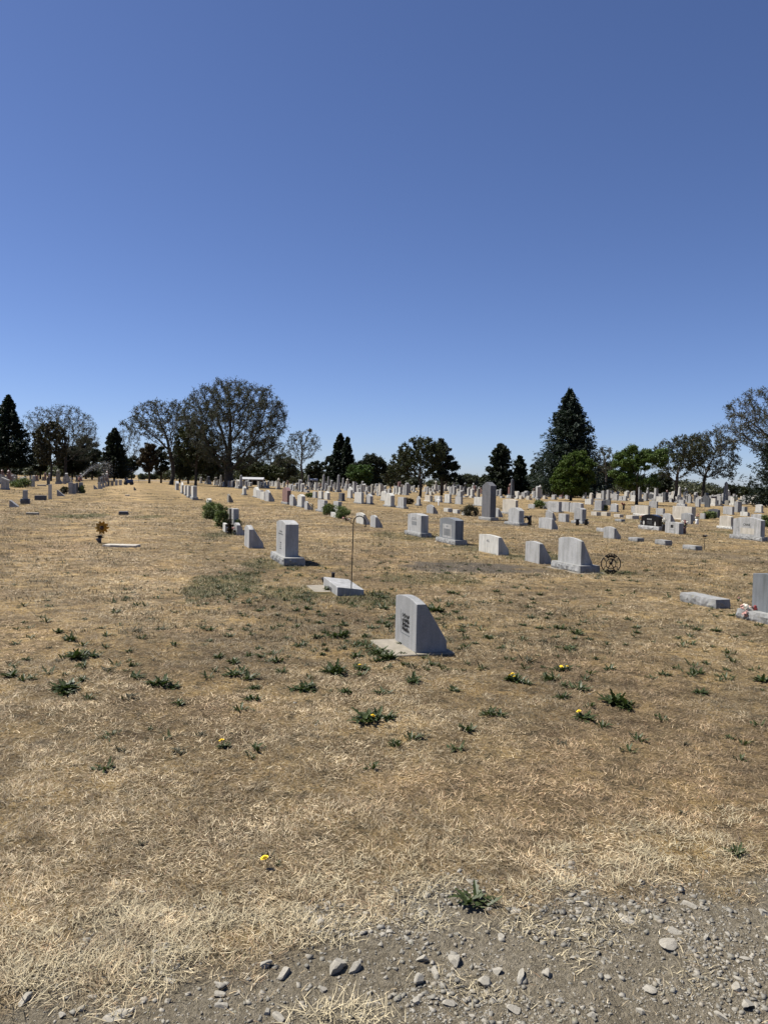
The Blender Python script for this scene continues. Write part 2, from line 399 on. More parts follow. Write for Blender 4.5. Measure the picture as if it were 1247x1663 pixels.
def solve(xl, xc, xr, yb):
    P = G(xc, yb)
    def s(d, target):
        lo, hi = 0.02, 6.0
        f = lambda t: proj(P+d*t)[0]-target
        flo, fhi = f(lo), f(hi)
        if flo*fhi > 0: return None
        for _ in range(40):
            mid = (lo+hi)/2
            if f(mid)*flo > 0: lo = mid
            else: hi = mid
        return lo
    W = s(-RX, xl); T = s(QY, xr)
    return P, W, T
def height(P, ytop):
    lo, hi = 0.0, 8
    for _ in range(40):
        m_ = (lo+hi)/2
        if proj(P+Vector((0, 0, m_)))[1] > ytop: lo = m_
        else: hi = m_
    return lo
NEAR = []
ALLST = []
STONES_GROUP = None
rng = random.Random(7)
def stone(label, xl, xc, xr, yt, yb, kind='slant', m='grey_granite', top='arch', rise=None, base=None, W=None, T=None, slab=0,
          tt=None, nose=None, insc=None, group=None, rz=0, seed=None, bev=.006, inset=None, mb=None):
    """xl/xc/xr: image columns of far front corner, near front corner, near back corner at ground; yt: top of the near edge; yb: foot"""
    P, w_, t_ = solve(xl, xc, xr, yb)
    W = W or min(max(w_ or .5, .12), 2.4); T = T or min(max(t_ or .2, .08), .9)
    H = height(P, yt)
    ctr = P-RX*W/2+QY*T/2
    e = empty('gravestone', (ctr.x, ctr.y, float(gz(ctr.x, ctr.y))-.015), ANG+rad(rz))
    e.location.z = P.z-.015; H += .015
    tag(e, label, 'gravestone', group)
    sd = seed if seed is not None else rng.randint(0, 9999)
    FOOT.append((ctr.x, ctr.y, W/2, T/2)); ALLST.append((proj(ctr)[0], ctr.y))
    rise = rise if rise is not None else .05*W/.5
    if base:
        bh, ix, iy = base                      # base height and the tablet's share of the base
        b = bm_obj('base', rough_bm(W, T, bh, sd), MATS[mb or 'rough_granite'], e)
        TW, TT = W*ix, T*iy; TH = H-bh
    else:
        bh = 0; TW, TT, TH = W, T, H
    if kind == 'slant':
        sl_ = (tt if tt else TT*.3, nose if nose else min(.16, TH*.28))
    else: sl_ = None
    if kind == 'rock': tb = rough_bm(TW, TT, TH, sd+1, .01)
    elif kind == 'bevel': tb = tablet_bm(TW, TT, TH, 'flat', 0, (.01, TH*.72), bev)
    else: tb = tablet_bm(TW, TT, TH, top, rise, sl_, bev)
    for v in tb.verts: v.co.z += bh
    t = bm_obj('tablet', tb, MATS[m], e)
    if slab:
        ext = slab; sb = box_bm(W+.12, T+ext+.08, .05, .006, -.02, None, -.0, -ext/2+.02)
        for v in sb.verts: v.co.z += 0
        bm_obj('foundation', sb, MATS['concrete'], e)
        c2 = ctr-QY*(ext/2-.02); FOOT.append((c2.x, c2.y, (W+.12)/2, (T+ext+.08)/2))
    fy = -TT/2-.0012
    if insc == 'marks': marks_obj(e, sd, TW*.55, 0, bh+TH*.35, bh+TH*.8, fy)
    e['_W'] = 0; del e['_W']
    NEAR.append(e)
    return e, ctr, TW, TT, TH, bh

# --- the row nearest the camera
e, c, W, T, H, bh = stone('large grey slant-backed gravestone with dark carved emblem, nearest to the camera', 641, 675, 725, 982, 1063,
    m='grey_granite', top='arch', rise=.036, slab=.22, tt=.09, nose=.13, seed=3)
# carved emblem: an L-shaped rule and four rows of leafy strokes
bm = bmesh.new(); rnd = random.Random(4); fy = -T/2-.0012
box_bm(.010, .0016, .225, 0, .145, bm, -.125, fy); box_bm(.25, .0016, .007, 0, .145, bm, -.005, fy-.0003)
em = bm_obj('emblem_border', bm, MATS['engraving_grey'], e)
bm = bmesh.new()
for r_ in range(4):
    for k in range(6):
        for q in range(3):
            cx = -.075+k*.034+rnd.uniform(-.008, .008); cz = .325-r_*.042+rnd.uniform(-.012, .012)
            a = rnd.uniform(-1.2, 1.2); L = rnd.uniform(.022, .044); wd = rnd.uniform(.008, .015)
            dx, dz = math.sin(a)*L/2, math.cos(a)*L/2; nx_, nz_ = math.cos(a)*wd/2, -math.sin(a)*wd/2
            yq = fy-.0004-.00005*(r_*18+k*3+q)
            vs = [bm.verts.new((cx+sx*dx+sn*nx_, yq, cz+sx*dz+sn*nz_)) for sx, sn in ((-1, -.5), (-.2, -1.3), (1, 0), (-.2, 1.3), (-1, .5))]
            f = bm.faces.new(vs)
ext = bmesh.ops.solidify(bm, geom=bm.faces[:], thickness=.0004)
bm_obj('emblem', bm, MATS['engraving'], e)

e, c, W, T, H, bh = stone('low grey sloped marker with carved rough front, tipped beside the thin iron hook', 525, 547.5, 591, 951, 968,
    kind='bevel', m='light_granite', slab=.22, seed=5)
e.rotation_euler = (rad(0), rad(3), ANG)
text_obj(e, 'BAKER', .075, 0, .035, -T/2-.001, 'engraving')
e, c, W, T, H, bh = stone('tall pale arched tablet on a rough grey base, alone right of the green lawn patch', 440, 461, 494, 853, 919.5,
    kind='up', m='light_granite', base=(.16, .68, .66), top='arch', rise=.055, seed=8)
marks_obj(e, 8, W*.5, 0, bh+H*.62, bh+H*.78, -T/2-.001, 'engraving_grey', 2); marks_obj(e, 9, W*.22, 0, bh+H*.16, bh+H*.42, -T/2-.001, 'engraving_grey', 4)
stone('grey slant-backed gravestone just left of and behind the tall pale tablet', 397, 404.5, 428, 860, 890.5, m='light_granite', tt=.1)
stone('leaning grey gravestone between the flower cluster and a slant-backed stone', 380, 384, 397, 853, 869.5, m='light_granite', tt=.1, rz=2)
stone('upright grey tablet with pale top right behind the flowers and shrubs', 376, 379, 388, 826.5, 862, kind='up', m='light_granite', top='flat', insc='marks')
stone('upright narrow tablet touching the shrub, behind its twin tablet', 369, 372.5, 379, 826, 856, kind='up', m='weathered_stone', top='flat')
stone('small pale marker behind the green shrubs of the near row', 335.5, 339, 344, 812, 832, kind='up', m='white_marble', top='round', rise=.06)
stone('tiny white footstone below the twin tablets near the flowers', 362, 366, 369, 851, 865, kind='up', m='white_marble', top='flat')
stone('short brown slant-backed gravestone alone before the trunk of the biggest tree', 369, 371.5, 379, 804.5, 816, m='weathered_stone')
ga = 'uprights in the row left of the biggest tree'
stone('dark-sided upright on a base, nearest of the five along the grass avenue', 309, 313, 322, 789.5, 812, kind='up', m='white_marble', base=(.2, .75, .72), top='flat', mb='rough_granite')
stone('second upright along the avenue counting away from the dark-sided one', 303, 306, 311, 789, 808.5, kind='up', m='white_marble', base=(.15, .8, .8), top='flat')
stone('third upright along the avenue counting away from the dark-sided one', 298.5, 301, 305, 788.5, 805, kind='up', m='white_marble', base=(.15, .8, .8), top='flat')
stone('fourth upright along the avenue counting away from the dark-sided one', 292, 295.5, 299, 788, 802, kind='up', m='white_marble', base=(.15, .8, .8), top='arch')
stone('fifth upright along the avenue, low and near the bare tree trunk', 284, 286.5, 291, 785, 796, kind='up', m='light_granite', top='arch')
# --- second row
stone('slant-backed pale stone at the near end of five stones right of the biggest tree', 430, 436.5, 446, 800, 814.5, m='light_granite')
stone('pale narrow upright second in the five stones right of the biggest tree', 423, 429, 434, 799, 812, kind='up', m='white_marble', top='flat')
stone('third grey upright in the five stones right of the biggest tree', 417, 423.5, 428, 796.5, 810, kind='up', m='light_granite', top='flat')
stone('white arched upright on a base, far end of the five right of the biggest tree', 410, 417, 423, 796, 808.5, kind='up', m='white_marble', base=(.12, .75, .8))
stone('white rounded upright on a wide foot left of the five stones in a line', 392, 396, 402, 793, 804.5, kind='up', m='white_marble', base=(.15, .6, .7), top='round', rise=.15)
stone('reddish upright gravestone with a white top, second row', 457, 466.5, 474, 797, 819.5, kind='up', m='red_granite', base=(.15, .85, .8), top='arch')
stone('grey slant-backed stone touching the reddish upright gravestone', 470, 476, 484, 806.5, 821.5, m='light_granite')
stone('white pointed upright right of the reddish gravestone, with a small dark emblem', 481.5, 490, 497, 806, 824.5, kind='up', m='white_marble', base=(.1, .85, .85), top='gable', rise=.1)
stone('short grey slant-backed stone right of the white pointed upright', 494, 499, 506, 816.5, 828, m='light_granite')
stone('grey flat-topped upright on a base left of two round shrubs', 513, 528.5, 535, 813, 833, kind='up', m='light_granite', base=(.12, .7, .85), top='flat')
stone('grey flat-topped upright behind the right round shrub', 541, 549, 555, 815, 836, kind='up', m='light_granite', top='flat')
stone('small pale box-shaped marker at the foot of the round shrub', 537, 546, 549, 833, 841, kind='up', m='white_marble', top='flat')
stone('pale arched slant-backed stone seen inside the loop of the iron hook', 578, 590, 600.5, 836, 852, m='white_marble', rise=.06)
stone('narrow grey slant-backed stone right of the hook loop', 601, 609.5, 621, 840, 857, m='light_granite')
e, c, W, T, H, bh = stone('grey arched tablet on a rough base with faint carved panel, left of its near twin', 657, 683, 700, 838, 873, kind='up', m='light_granite', base=(.14, .82, .72), top='arch', rise=.045)
box = box_bm(W*.36, .003, H*.22, 0, bh+H*.40, None, 0, -T/2-.0012); bm_obj('carved_panel', box, MATS['engraving_grey'], e); marks_obj(e, 3, W*.5, 0, bh+H*.68, bh+H*.86, -T/2-.001, 'engraving_grey', 2)
e, c, W, T, H, bh = stone('grey arched tablet on a rough base with dark square panel in a pale frame', 708, 738.5, 757.5, 846, 886, kind='up', m='streaked_granite', base=(.15, .82, .72), top='arch', rise=.055)
bm_obj('frame', box_bm(W*.56, .004, H*.72, 0, bh+H*.04, None, 0, -T/2-.0012), MATS['light_granite'], e)
bm_obj('carved_panel', box_bm(W*.40, .003, H*.36, 0, bh+H*.16, None, 0, -T/2-.0034), MATS['polished_panel'], e)
text_obj(e, 'REED', H*.13, 0, bh+H*.60, -T/2-.0036, 'engraving_grey')
e, c, W, T, H, bh = stone('wide pale slant-backed stone with a short carved name', 777, 808.5, 826, 873, 902, m='white_marble', rise=.03)
text_obj(e, 'HILL', .085, -.02, H*.66, -T/2-.001, 'engraving_grey')
stone('plain grey slant-backed stone left of the large stone on a base', 852, 875, 894.5, 883.5, 916, m='light_granite', rise=.035)
e, c, W, T, H, bh = stone('large grey slant-backed stone on a rough base beside the round iron badge', 895, 941, 972.5, 880, 931, m='light_granite', base=(.15, .80, .62), rise=.05, tt=.05, nose=.03, slab=.0)
bm_obj('foundation', box_bm(W/.8+.16, T/.62+.2, .03, .004, -.012), MATS['concrete'], e)
# long ledger and the stone at the right edge
stone('long low rough grey block lying left of the stone at the right frame edge', 1104, 1161, 1184, 974, 988.5, kind='rock', m='rough_granite', seed=31)
Pl = G(1196, 1003); Wb, Tb, Hb = 1.15, .40, .13
e = empty('gravestone', Pl+RX*Wb/2+QY*Tb/2+Vector((0, 0, -.01)), ANG); tag(e, 'large dark streaked grey gravestone cut off by the right edge of the frame', 'gravestone')
FOOT.append((e.location.x, e.location.y, Wb/2, Tb/2))
bm_obj('base', rough_bm(Wb, Tb, Hb, 77), MATS['rough_granite'], e)
tb = tablet_bm(.92, .17, .46, 'arch', .03)
for v in tb.verts: v.co.z += Hb
bm_obj('tablet', tb, MATS['streaked_granite'], e)
# --- third row and beyond, right half
stone('small grey slant-backed stone behind the arched tablet pair', 692, 703, 711, 823, 834.5, m='grey_granite')
e, c, W, T, H, bh = stone('tall dark-sided pointed monument, the tallest stone of the near field', 777, 796, 809, 789, 846, kind='up', m='slate_granite', base=(.16, .72, .72), top='gable', rise=.17)
stone('pale slant-backed stone half hidden by the tall pointed monument', 801, 808.5, 816, 827, 840, m='light_granite')
stone('wide cream upright behind the arched pale stone right of the pointed monument', 813, 838, 843, 813, 836.5, kind='up', m='cream_stone', base=(.14, .85, .85), top='arch', rise=.06)
stone('pale arched upright on a base right of the tall pointed monument', 819, 842.5, 856, 830, 854, kind='up', m='light_granite', base=(.13, .74, .62), top='arch', rise=.12)
stone('pale plain slant-backed stone with dark side, below the mown rows', 874, 895.5, 905.5, 843, 860, m='light_granite', rise=.03)
stone('grey slant-backed stone behind the pale plain one', 885, 896.5, 903, 833, 845.5, m='grey_granite')
stone('short square grey upright between two slant-backed stones', 906, 918, 924, 835, 848, kind='up', m='light_granite', top='flat')
stone('grey arched upright on a wide base with dark vases', 927, 945, 955.5, 827.5, 851.5, kind='up', m='grey_granite', base=(.14, .72, .66), top='arch', rise=.06)
stone('pale upright with two small carved dark marks beside a grey-backed one', 886, 907, 914, 815, 832.5, kind='up', m='light_granite', base=(.1, .86, .7), insc='marks', top='flat')
stone('grey double upright between two wide pale stones', 910, 923, 926, 815.5, 831, kind='up', m='light_granite', top='flat')
stone('wide light grey arched upright right of the double upright', 924, 942.5, 947, 818, 833.5, kind='up', m='light_granite', top='arch', rise=.05)
stone('small low white arched stone left of the round dark shrub', 857, 867, 868.5, 820, 826, kind='up', m='light_granite', top='arch', rise=.06)
stone('grey upright behind the round dark shrub', 881, 889, 891, 815, 826.5, kind='up', m='grey_granite', top='flat')
stone('white upright in full sun before the green tree', 949, 959, 963, 810.5, 819.5, kind='up', m='white_marble', top='flat')
stone('grey upright with bushes at its side under the green tree', 963, 975.5, 984, 813, 830, kind='up', m='grey_granite', base=(.1, .9, .8), top='flat')
gl = 'low white block markers in a line'
stone('low white block marker, leftmost of four in a line', 959, 968, 975, 831.5, 837.5, kind='up', m='cream_stone', top='flat', group=gl)
stone('low white block marker, second from left of four in a line', 975, 984.5, 991, 832, 838, kind='up', m='cream_stone', top='flat', group=gl)
stone('low white block marker, third from left of four in a line', 996, 1005.5, 1012, 835.5, 840.5, kind='up', m='cream_stone', top='flat', group=gl)
stone('low white block marker, rightmost of four in a line', 1015.5, 1026, 1037, 837.5, 843, kind='up', m='cream_stone', top='flat', group=gl)
stone('low rough grey block with dark end behind the lone arched slant stone', 998, 1008, 1014, 843.5, 847.5, kind='rock', m='rough_granite')
stone('arched grey slant-backed stone standing alone in the straw lawn', 979, 996.5, 1007.5, 858.5, 875.5, m='light_granite', rise=.05)
stone('low grey block left behind the lone arched slant stone', 968, 979, 980.5, 858, 864, kind='rock', m='light_granite')
gb = 'low rough blocks in the lawn before the black gravestone'
stone('low rough grey block, leftmost of three in the open lawn', 1020, 1034, 1045, 874, 880, kind='rock', m='rough_granite', group=gb)
stone('low rough grey block, middle of three in the open lawn', 1063, 1079, 1090.5, 878, 886, kind='rock', m='rough_granite', group=gb)
stone('low rough grey block, rightmost of three, left of the dark flower stick', 1108, 1128, 1139, 887, 894, kind='rock', m='rough_granite', group=gb)
e, c, W, T, H, bh = stone('polished black gravestone with white name and emblems on a pale base', 1036, 1069, 1080, 840, 862, kind='up', m='black_granite', base=(.17, .84, .6), top='arch', rise=.08, mb='light_granite')
text_obj(e, 'NORRIS', H*.22, -.04, bh+H*.62, -T/2-.001, 'light_granite')
bm = bmesh.new(); bmesh.ops.create_circle(bm, cap_ends=True, segments=14, radius=.07)
for v in bm.verts: v.co = Vector((v.co.x*.8-W*.36, -T/2-.002, v.co.y*1.2+bh+H*.27))
bm_obj('white_emblem', bm, MATS['white_marble'], e)
bm = bmesh.new(); vs = [bm.verts.new((W*.30+a, -T/2-.002, bh+b)) for a, b in ((-.05, H*.08), (.05, H*.08), (.03, H*.36), (0, H*.52), (-.03, H*.36))]; bm.faces.new(vs)
bm_obj('white_emblem', bm, MATS['white_marble'], e)
marks_obj(e, 12, W*.4, -.02, bh+H*.15, bh+H*.5, -T/2-.0012, 'engraving_grey', 3)
stone('grey slant-backed stone right behind the polished black gravestone', 1075, 1088, 1095.5, 836, 850, m='light_granite')
e, c, W, T, H, bh = stone('light grey block stone with a small dark square window, by a flower vase', 1079, 1101.5, 1109, 850, 867.5, kind='up', m='light_granite', top='arch', rise=.03)
bm_obj('carved_panel', box_bm(W*.2, .003, H*.27, 0, H*.55, None, 0, -T/2-.0012), MATS['engraving'], e); marks_obj(e, 5, W*.5, 0, H*.3, H*.45, -T/2-.001, 'engraving_grey', 1)
stone('dark grey arched stone in front of the widest cream monument', 1105, 1120.5, 1125, 835.5, 851, kind='up', m='grey_granite', top='arch', rise=.06)
stone('widest cream monument, a broad block behind the flower vases', 1090, 1122, 1129.5, 823.5, 846, kind='up', m='cream_stone', top='flat', base=(.1, .97, .9), mb='cream_stone')
stone('dark arched granite stone right of a low round shrub', 1149, 1165, 1168.5, 828.5, 841, kind='up', m='dark_granite', top='arch', rise=.06)
stone('pale low stone left of the low round shrub', 1136, 1143, 1145, 834, 843, kind='up', m='light_granite', top='flat')
stone('cream arched upright on a white base left of the named grey monument', 1163, 1187.5, 1194, 840, 860, kind='up', m='cream_stone', base=(.13, .76, .66), top='arch', rise=.05, mb='white_marble')
e, c, W, T, H, bh = stone('wide light grey monument with a carved family name at the right edge', 1184, 1236, 1246, 846, 879.5, kind='up', m='light_granite', base=(.16, .86, .7), top='arch', rise=.09)
text_obj(e, 'CAINE', H*.2, 0, bh+H*.62, -T/2-.001, 'engraving'); marks_obj(e, 6, W*.12, -W*.3, bh+H*.2, bh+H*.55, -T/2-.001, 'engraving_grey', 2)
bm_obj('carved_panel', box_bm(W*.5, .002, H*.38, 0, bh+H*.1, None, .03, -T/2-.0008), MATS['cream_stone'], e)
stone('pale stone peeking over the wide named monument', 1218, 1235, 1240, 837, 849, kind='up', m='light_granite', top='arch', rise=.05)
stone('grey stone with a dark top above the cream arched upright', 1173, 1188, 1191.5, 823, 836, kind='up', m='light_granite', top='flat')
stone('tall narrow grey upright above the white tilted block', 1191, 1197, 1203.5, 814.5, 832, kind='up', m='grey_granite', top='flat')
stone('white tilted block right of the tall narrow grey upright', 1201, 1213, 1217, 831.5, 838.5, kind='bevel', m='white_marble')
stone('short grey upright between the tall narrow one and a white one', 1200, 1208, 1213, 823, 832, kind='up', m='light_granite', top='flat')
stone('bright white stepped upright near the right frame edge', 1224, 1236, 1240, 821, 833.5, kind='up', m='white_marble', base=(.12, .8, .8))
stone('wide cream monument left of the dark tree trunk foot', 1027, 1053, 1057.5, 821.5, 839, kind='up', m='cream_stone', base=(.14, .86, .8), top='flat', mb='white_marble')
stone('grey upright leaning on the left of the wide cream monument', 1024, 1031, 1033, 822, 833, kind='up', m='light_granite', top='flat')
stone('grey arched stone with flower vases beside a wide dark one', 989, 1001, 1005, 820, 832, kind='up', m='light_granite', base=(.1, .85, .8), top='arch')
stone('wide dark granite stone behind the grey uprights near the green tree', 978, 990, 991.5, 812, 821, kind='up', m='dark_granite', top='flat')
stone('grey upright with flowers behind the polished black stone', 1064, 1076, 1079, 826, 837, kind='up', m='light_granite', top='flat')
stone('grey square upright behind the widest cream monuments', 1053, 1065.5, 1068, 814.5, 825, kind='up', m='grey_granite', top='flat')
stone('stepped grey monument between the bare twin trees', 1098, 1111, 1115, 812, 824, kind='up', m='light_granite', base=(.35, .6, .8), top='flat', mb='light_granite')
stone('grey pillar stone under the right twin bare tree', 1128, 1134, 1137, 810.5, 823, kind='up', m='light_granite', top='flat')
stone('dark arched monument right of the twin bare trees', 1143, 1151, 1152.5, 812, 824, kind='up', m='dark_granite', top='round', rise=.25)
stone('wide dark stone right of the dark arched monument', 1152, 1164, 1166, 812.5, 821, kind='up', m='dark_granite', top='flat')
stone('white square upright with a small emblem beyond the dark trunk', 1064.5, 1075.5, 1078, 806.5, 816, kind='up', m='white_marble', top='flat')
# middle of the field
stone('pale upright with dark side, leftmost of a pair below the olive trees', 622, 634, 643, 805, 823.5, kind='up', m='white_marble', base=(.12, .82, .7))
stone('pale flat-topped upright with black side, right of its pair', 643, 655.5, 662.5, 808, 826.5, kind='up', m='light_granite', base=(.14, .75, .7), top='flat')
stone('white round-topped stone left of a pale pair of uprights', 617, 626, 629, 802, 814, kind='up', m='white_marble', base=(.1, .8, .8), top='round', rise=.22)
stone('white upright with carved front, right of the dark upright', 574, 587, 592.5, 800, 818.5, kind='up', m='white_marble', base=(.12, .84, .8), top='flat')
stone('grey pointed upright on a dark base right of a white upright', 592.5, 601, 607, 806, 819.5, kind='up', m='light_granite', base=(.12, .84, .8), top='gable', rise=.16, mb='dark_granite')
stone('dark grey square upright in the middle of the field', 549, 555, 561, 801, 814, kind='up', m='dark_granite', base=(.1, .85, .8), top='flat', mb='dark_granite')
stone('white upright with a small finial in front of the cedars', 563, 569.5, 574, 796, 809.5, kind='up', m='white_marble', base=(.1, .8, .8), top='peak', rise=.3)
stone('pale square-topped stone, first of three white ones left of the dark square upright', 507, 512.5, 516.5, 798.5, 809, kind='up', m='light_granite', base=(.1, .85, .8), top='flat')
stone('white narrow upright, second of three left of the dark square upright', 516, 522, 526, 798, 810.5, kind='up', m='white_marble', base=(.1, .85, .8), top='flat')
stone('white rough-topped stone, third of three left of the dark square upright', 526, 531.5, 536, 800.5, 811.5, kind='up', m='white_marble', top='serp')
stone('cream square stone on a white base under the dark olive tree', 688, 698, 704, 805, 815, kind='up', m='cream_stone', base=(.1, .85, .8), top='flat', mb='white_marble')
stone('white wide stone right of the cream square stone', 704, 714, 719, 805.5, 816, kind='up', m='white_marble', base=(.1, .9, .8), top='flat')
stone('white stone carrying a slim spire behind it, mid field', 720.5, 729.5, 733.5, 803, 817.5, kind='up', m='white_marble', base=(.1, .9, .8), top='flat')
stone('grey square stone with dark side mid field left of the pointed monument', 738, 748, 752, 807, 819.5, kind='up', m='light_granite', base=(.08, .92, .85), top='flat')
stone('white wide stone on a foot touching the pointed monument', 767, 784, 789, 808, 822.5, kind='up', m='white_marble', base=(.1, .8, .8), top='flat')
stone('small ornamented pale statue-shaped stone right of the dark trunk', 674, 680, 685, 811, 821.5, kind='up', m='light_granite', base=(.14, .7, .6), top='peak', rise=.22)
gw = 'three low white markers'
stone('low white marker, leftmost of three left of the roadside bush', 720, 727, 734.5, 825.5, 831.5, kind='up', m='white_marble', top='flat', group=gw)
stone('low white marker with a flower on top, middle of three by the bush', 735, 742, 747, 828, 834, kind='up', m='white_marble', top='flat', group=gw)
stone('low white slanted marker touching the dry bush', 749, 754, 757, 831, 837, kind='slant', m='white_marble', top='flat', group=gw)

# --- left of the avenue (seen from the other side: dark ends, slanted faces lit)
def lstone(label, x0, x1, yt, yb, depth=.5, kind='up', m='grey_granite', top='flat', rise=.04, base=None, tt=.1, nose=.08, mb=None, name='gravestone'):
    P = G((x0+x1)/2, yb); s = proj(P)[2]/F
    T = max(.1, (x1-x0)*s*.96); H = height(P, yt)+.015; W = depth
    ctr = P-RX*W/2
    e = empty(name, (ctr.x, ctr.y, P.z-.015), ANG); tag(e, label, 'gravestone')
    sd = rng.randint(0, 9999)
    if base:
        bh, ix, iy = base; bm_obj('base', rough_bm(W, T, bh, sd), MATS[mb or 'rough_granite'], e); W, T, H = W*ix, T*iy, H-bh
    else: bh = 0
    tb = rough_bm(W, T, H, sd, .01) if kind == 'rock' else tablet_bm(W, T, H, top, rise, (tt*T, nose*H) if kind == 'slant' else None, .006)
    for v in tb.verts: v.co.z += bh
    bm_obj('tablet', tb, MATS[m], e); return e
e = lstone('pale lectern-shaped pedestal stone with bright sloping top at the left edge', 1, 15, 780, 795.5, .6, 'up', 'light_granite', base=(.15, .9, .82))
tb = tablet_bm(.62, .62, .12, 'flat', 0, None, .006)
ms = Matrix.Rotation(rad(-22), 4, 'X')
for v in tb.verts: v.co = ms @ v.co
cap = bm_obj('sloping_cap', tb, MATS['white_marble'], e); cap.location = (0, 0, .9)
h_ = height(G(8, 795.5), 779.5); cap.location.z = h_+.01
lstone('small pale stone behind the low left shrub', 33, 38.5, 777.5, 788, .4, 'up', 'light_granite', 'round', .12)
lstone('short pale upright between the left shrub and a dark upright', 50.5, 56.5, 777.5, 790.5, .4, 'up', 'light_granite')
lstone('flat pale ledger left of the dark upright', 61, 74, 787, 789.5, .9, 'up', 'cream_stone')
lstone('dark upright stone right of the flat pale ledger', 76, 82, 775.5, 788, .4, 'up', 'dark_granite', base=(.12, .9, .8))
lstone('grey upright with pale top, third right of the dark upright', 91.5, 97, 775.5, 786, .4, 'up', 'grey_granite', base=(.1, .9, .8))
lstone('grey short upright right of the pale-topped one, left rows', 103.5, 108, 777.5, 786, .4, 'up', 'grey_granite')
lstone('thin tall white post-like stone in the left lawn', 79, 84, 786.5, 810.5, .28, 'up', 'white_marble')
lstone('low dark block stone left of the thin white post', 57, 75, 805, 812.5, .35, 'rock', 'dark_granite')
lstone('narrow grey tablet on a dark base beside the small slant stone', 34, 47, 796, 818.5, .5, 'up', 'light_granite', base=(.26, .8, .5), mb='dark_granite')
lstone('small grey slant stone with its sloping face to the right, left lawn', 16, 29.5, 813, 823.5, .5, 'slant', 'light_granite', tt=.12, nose=.12)
lstone('dark triangular slant stone left of the clustered pillars', 93, 105, 796, 805.5, .5, 'slant', 'grey_granite', tt=.1, nose=.06)
lstone('weathered flat slab sunk in the grass below the small slant stone', 43, 62, 833, 836, .4, 'rock', 'weathered_stone')
lstone('grey pillar at the left of the clustered pillars with dry bushes', 111.5, 118, 783.5, 802, .5, 'up', 'light_granite')
lstone('second grey pillar of the clustered pillars', 118.5, 123.5, 785, 802, .5, 'up', 'light_granite')
lstone('dark third pillar of the clustered pillars', 123.5, 127, 784, 801, .5, 'up', 'dark_granite')
lstone('pale-topped right pillar of the clustered pillars', 128, 135, 783.5, 801, .5, 'up', 'grey_granite', base=(.1, .9, .9))
lstone('small dark slant stone at the head of the left row by the sprinklers', 152.5, 160, 788, 794.8, .5, 'slant', 'grey_granite', tt=.1, nose=.06)
lstone('white slant stone just right of the small dark slant, left row', 159.5, 167, 783.5, 794, .5, 'slant', 'white_marble', tt=.4, nose=.1)
lstone('grey slant stone, third of the left row receding to the trees', 166, 171, 782.5, 792, .5, 'slant', 'light_granite', tt=.4, nose=.1)
lstone('grey slant stone, fourth of the left row receding to the trees', 171, 175.5, 782, 790.5, .5, 'slant', 'light_granite', tt=.4, nose=.1)
lstone('dark upright, fifth of the left row receding to the trees', 175, 178.5, 781, 789.3, .5, 'up', 'dark_granite')
lstone('grey-green upright, sixth of the left row receding to the trees', 180, 185, 780.5, 789, .5, 'up', 'weathered_stone')
lstone('pale upright, seventh of the left row receding to the trees', 187, 191.5, 780, 788.5, .5, 'up', 'light_granite')
lstone('pale upright, eighth of the left row, left of the dark cart', 193.5, 198.5, 779.5, 788, .5, 'up', 'light_granite')
lstone('small dark slant stone alone in the grass avenue', 217.5, 222, 791, 796.2, .4, 'slant', 'weathered_stone', tt=.3, nose=.2)
lstone('dark low marker lying in the grass avenue beside a green strip', 193.5, 208.5, 831, 836.3, .35, 'rock', 'dark_granite')
lstone('flat pale marker with a dark flower left of it, far down the avenue', 203.5, 211, 803.6, 805.4, .5, 'up', 'cream_stone')
# flat white ledger in the avenue
Pw = G(195, 888.5)
e = empty('grave_ledger', (Pw.x, Pw.y+.12, Pw.z-.01), rad(-2)); tag(e, 'flat whitish stone plaque lying in the lawn beside the sunflower pinwheel', 'grave marker')
bm_obj('slab', rough_bm(.72, .34, .055, 5, .006), MATS['cream_stone'], e); FOOT.append((e.location.x, e.location.y, .2, .36))

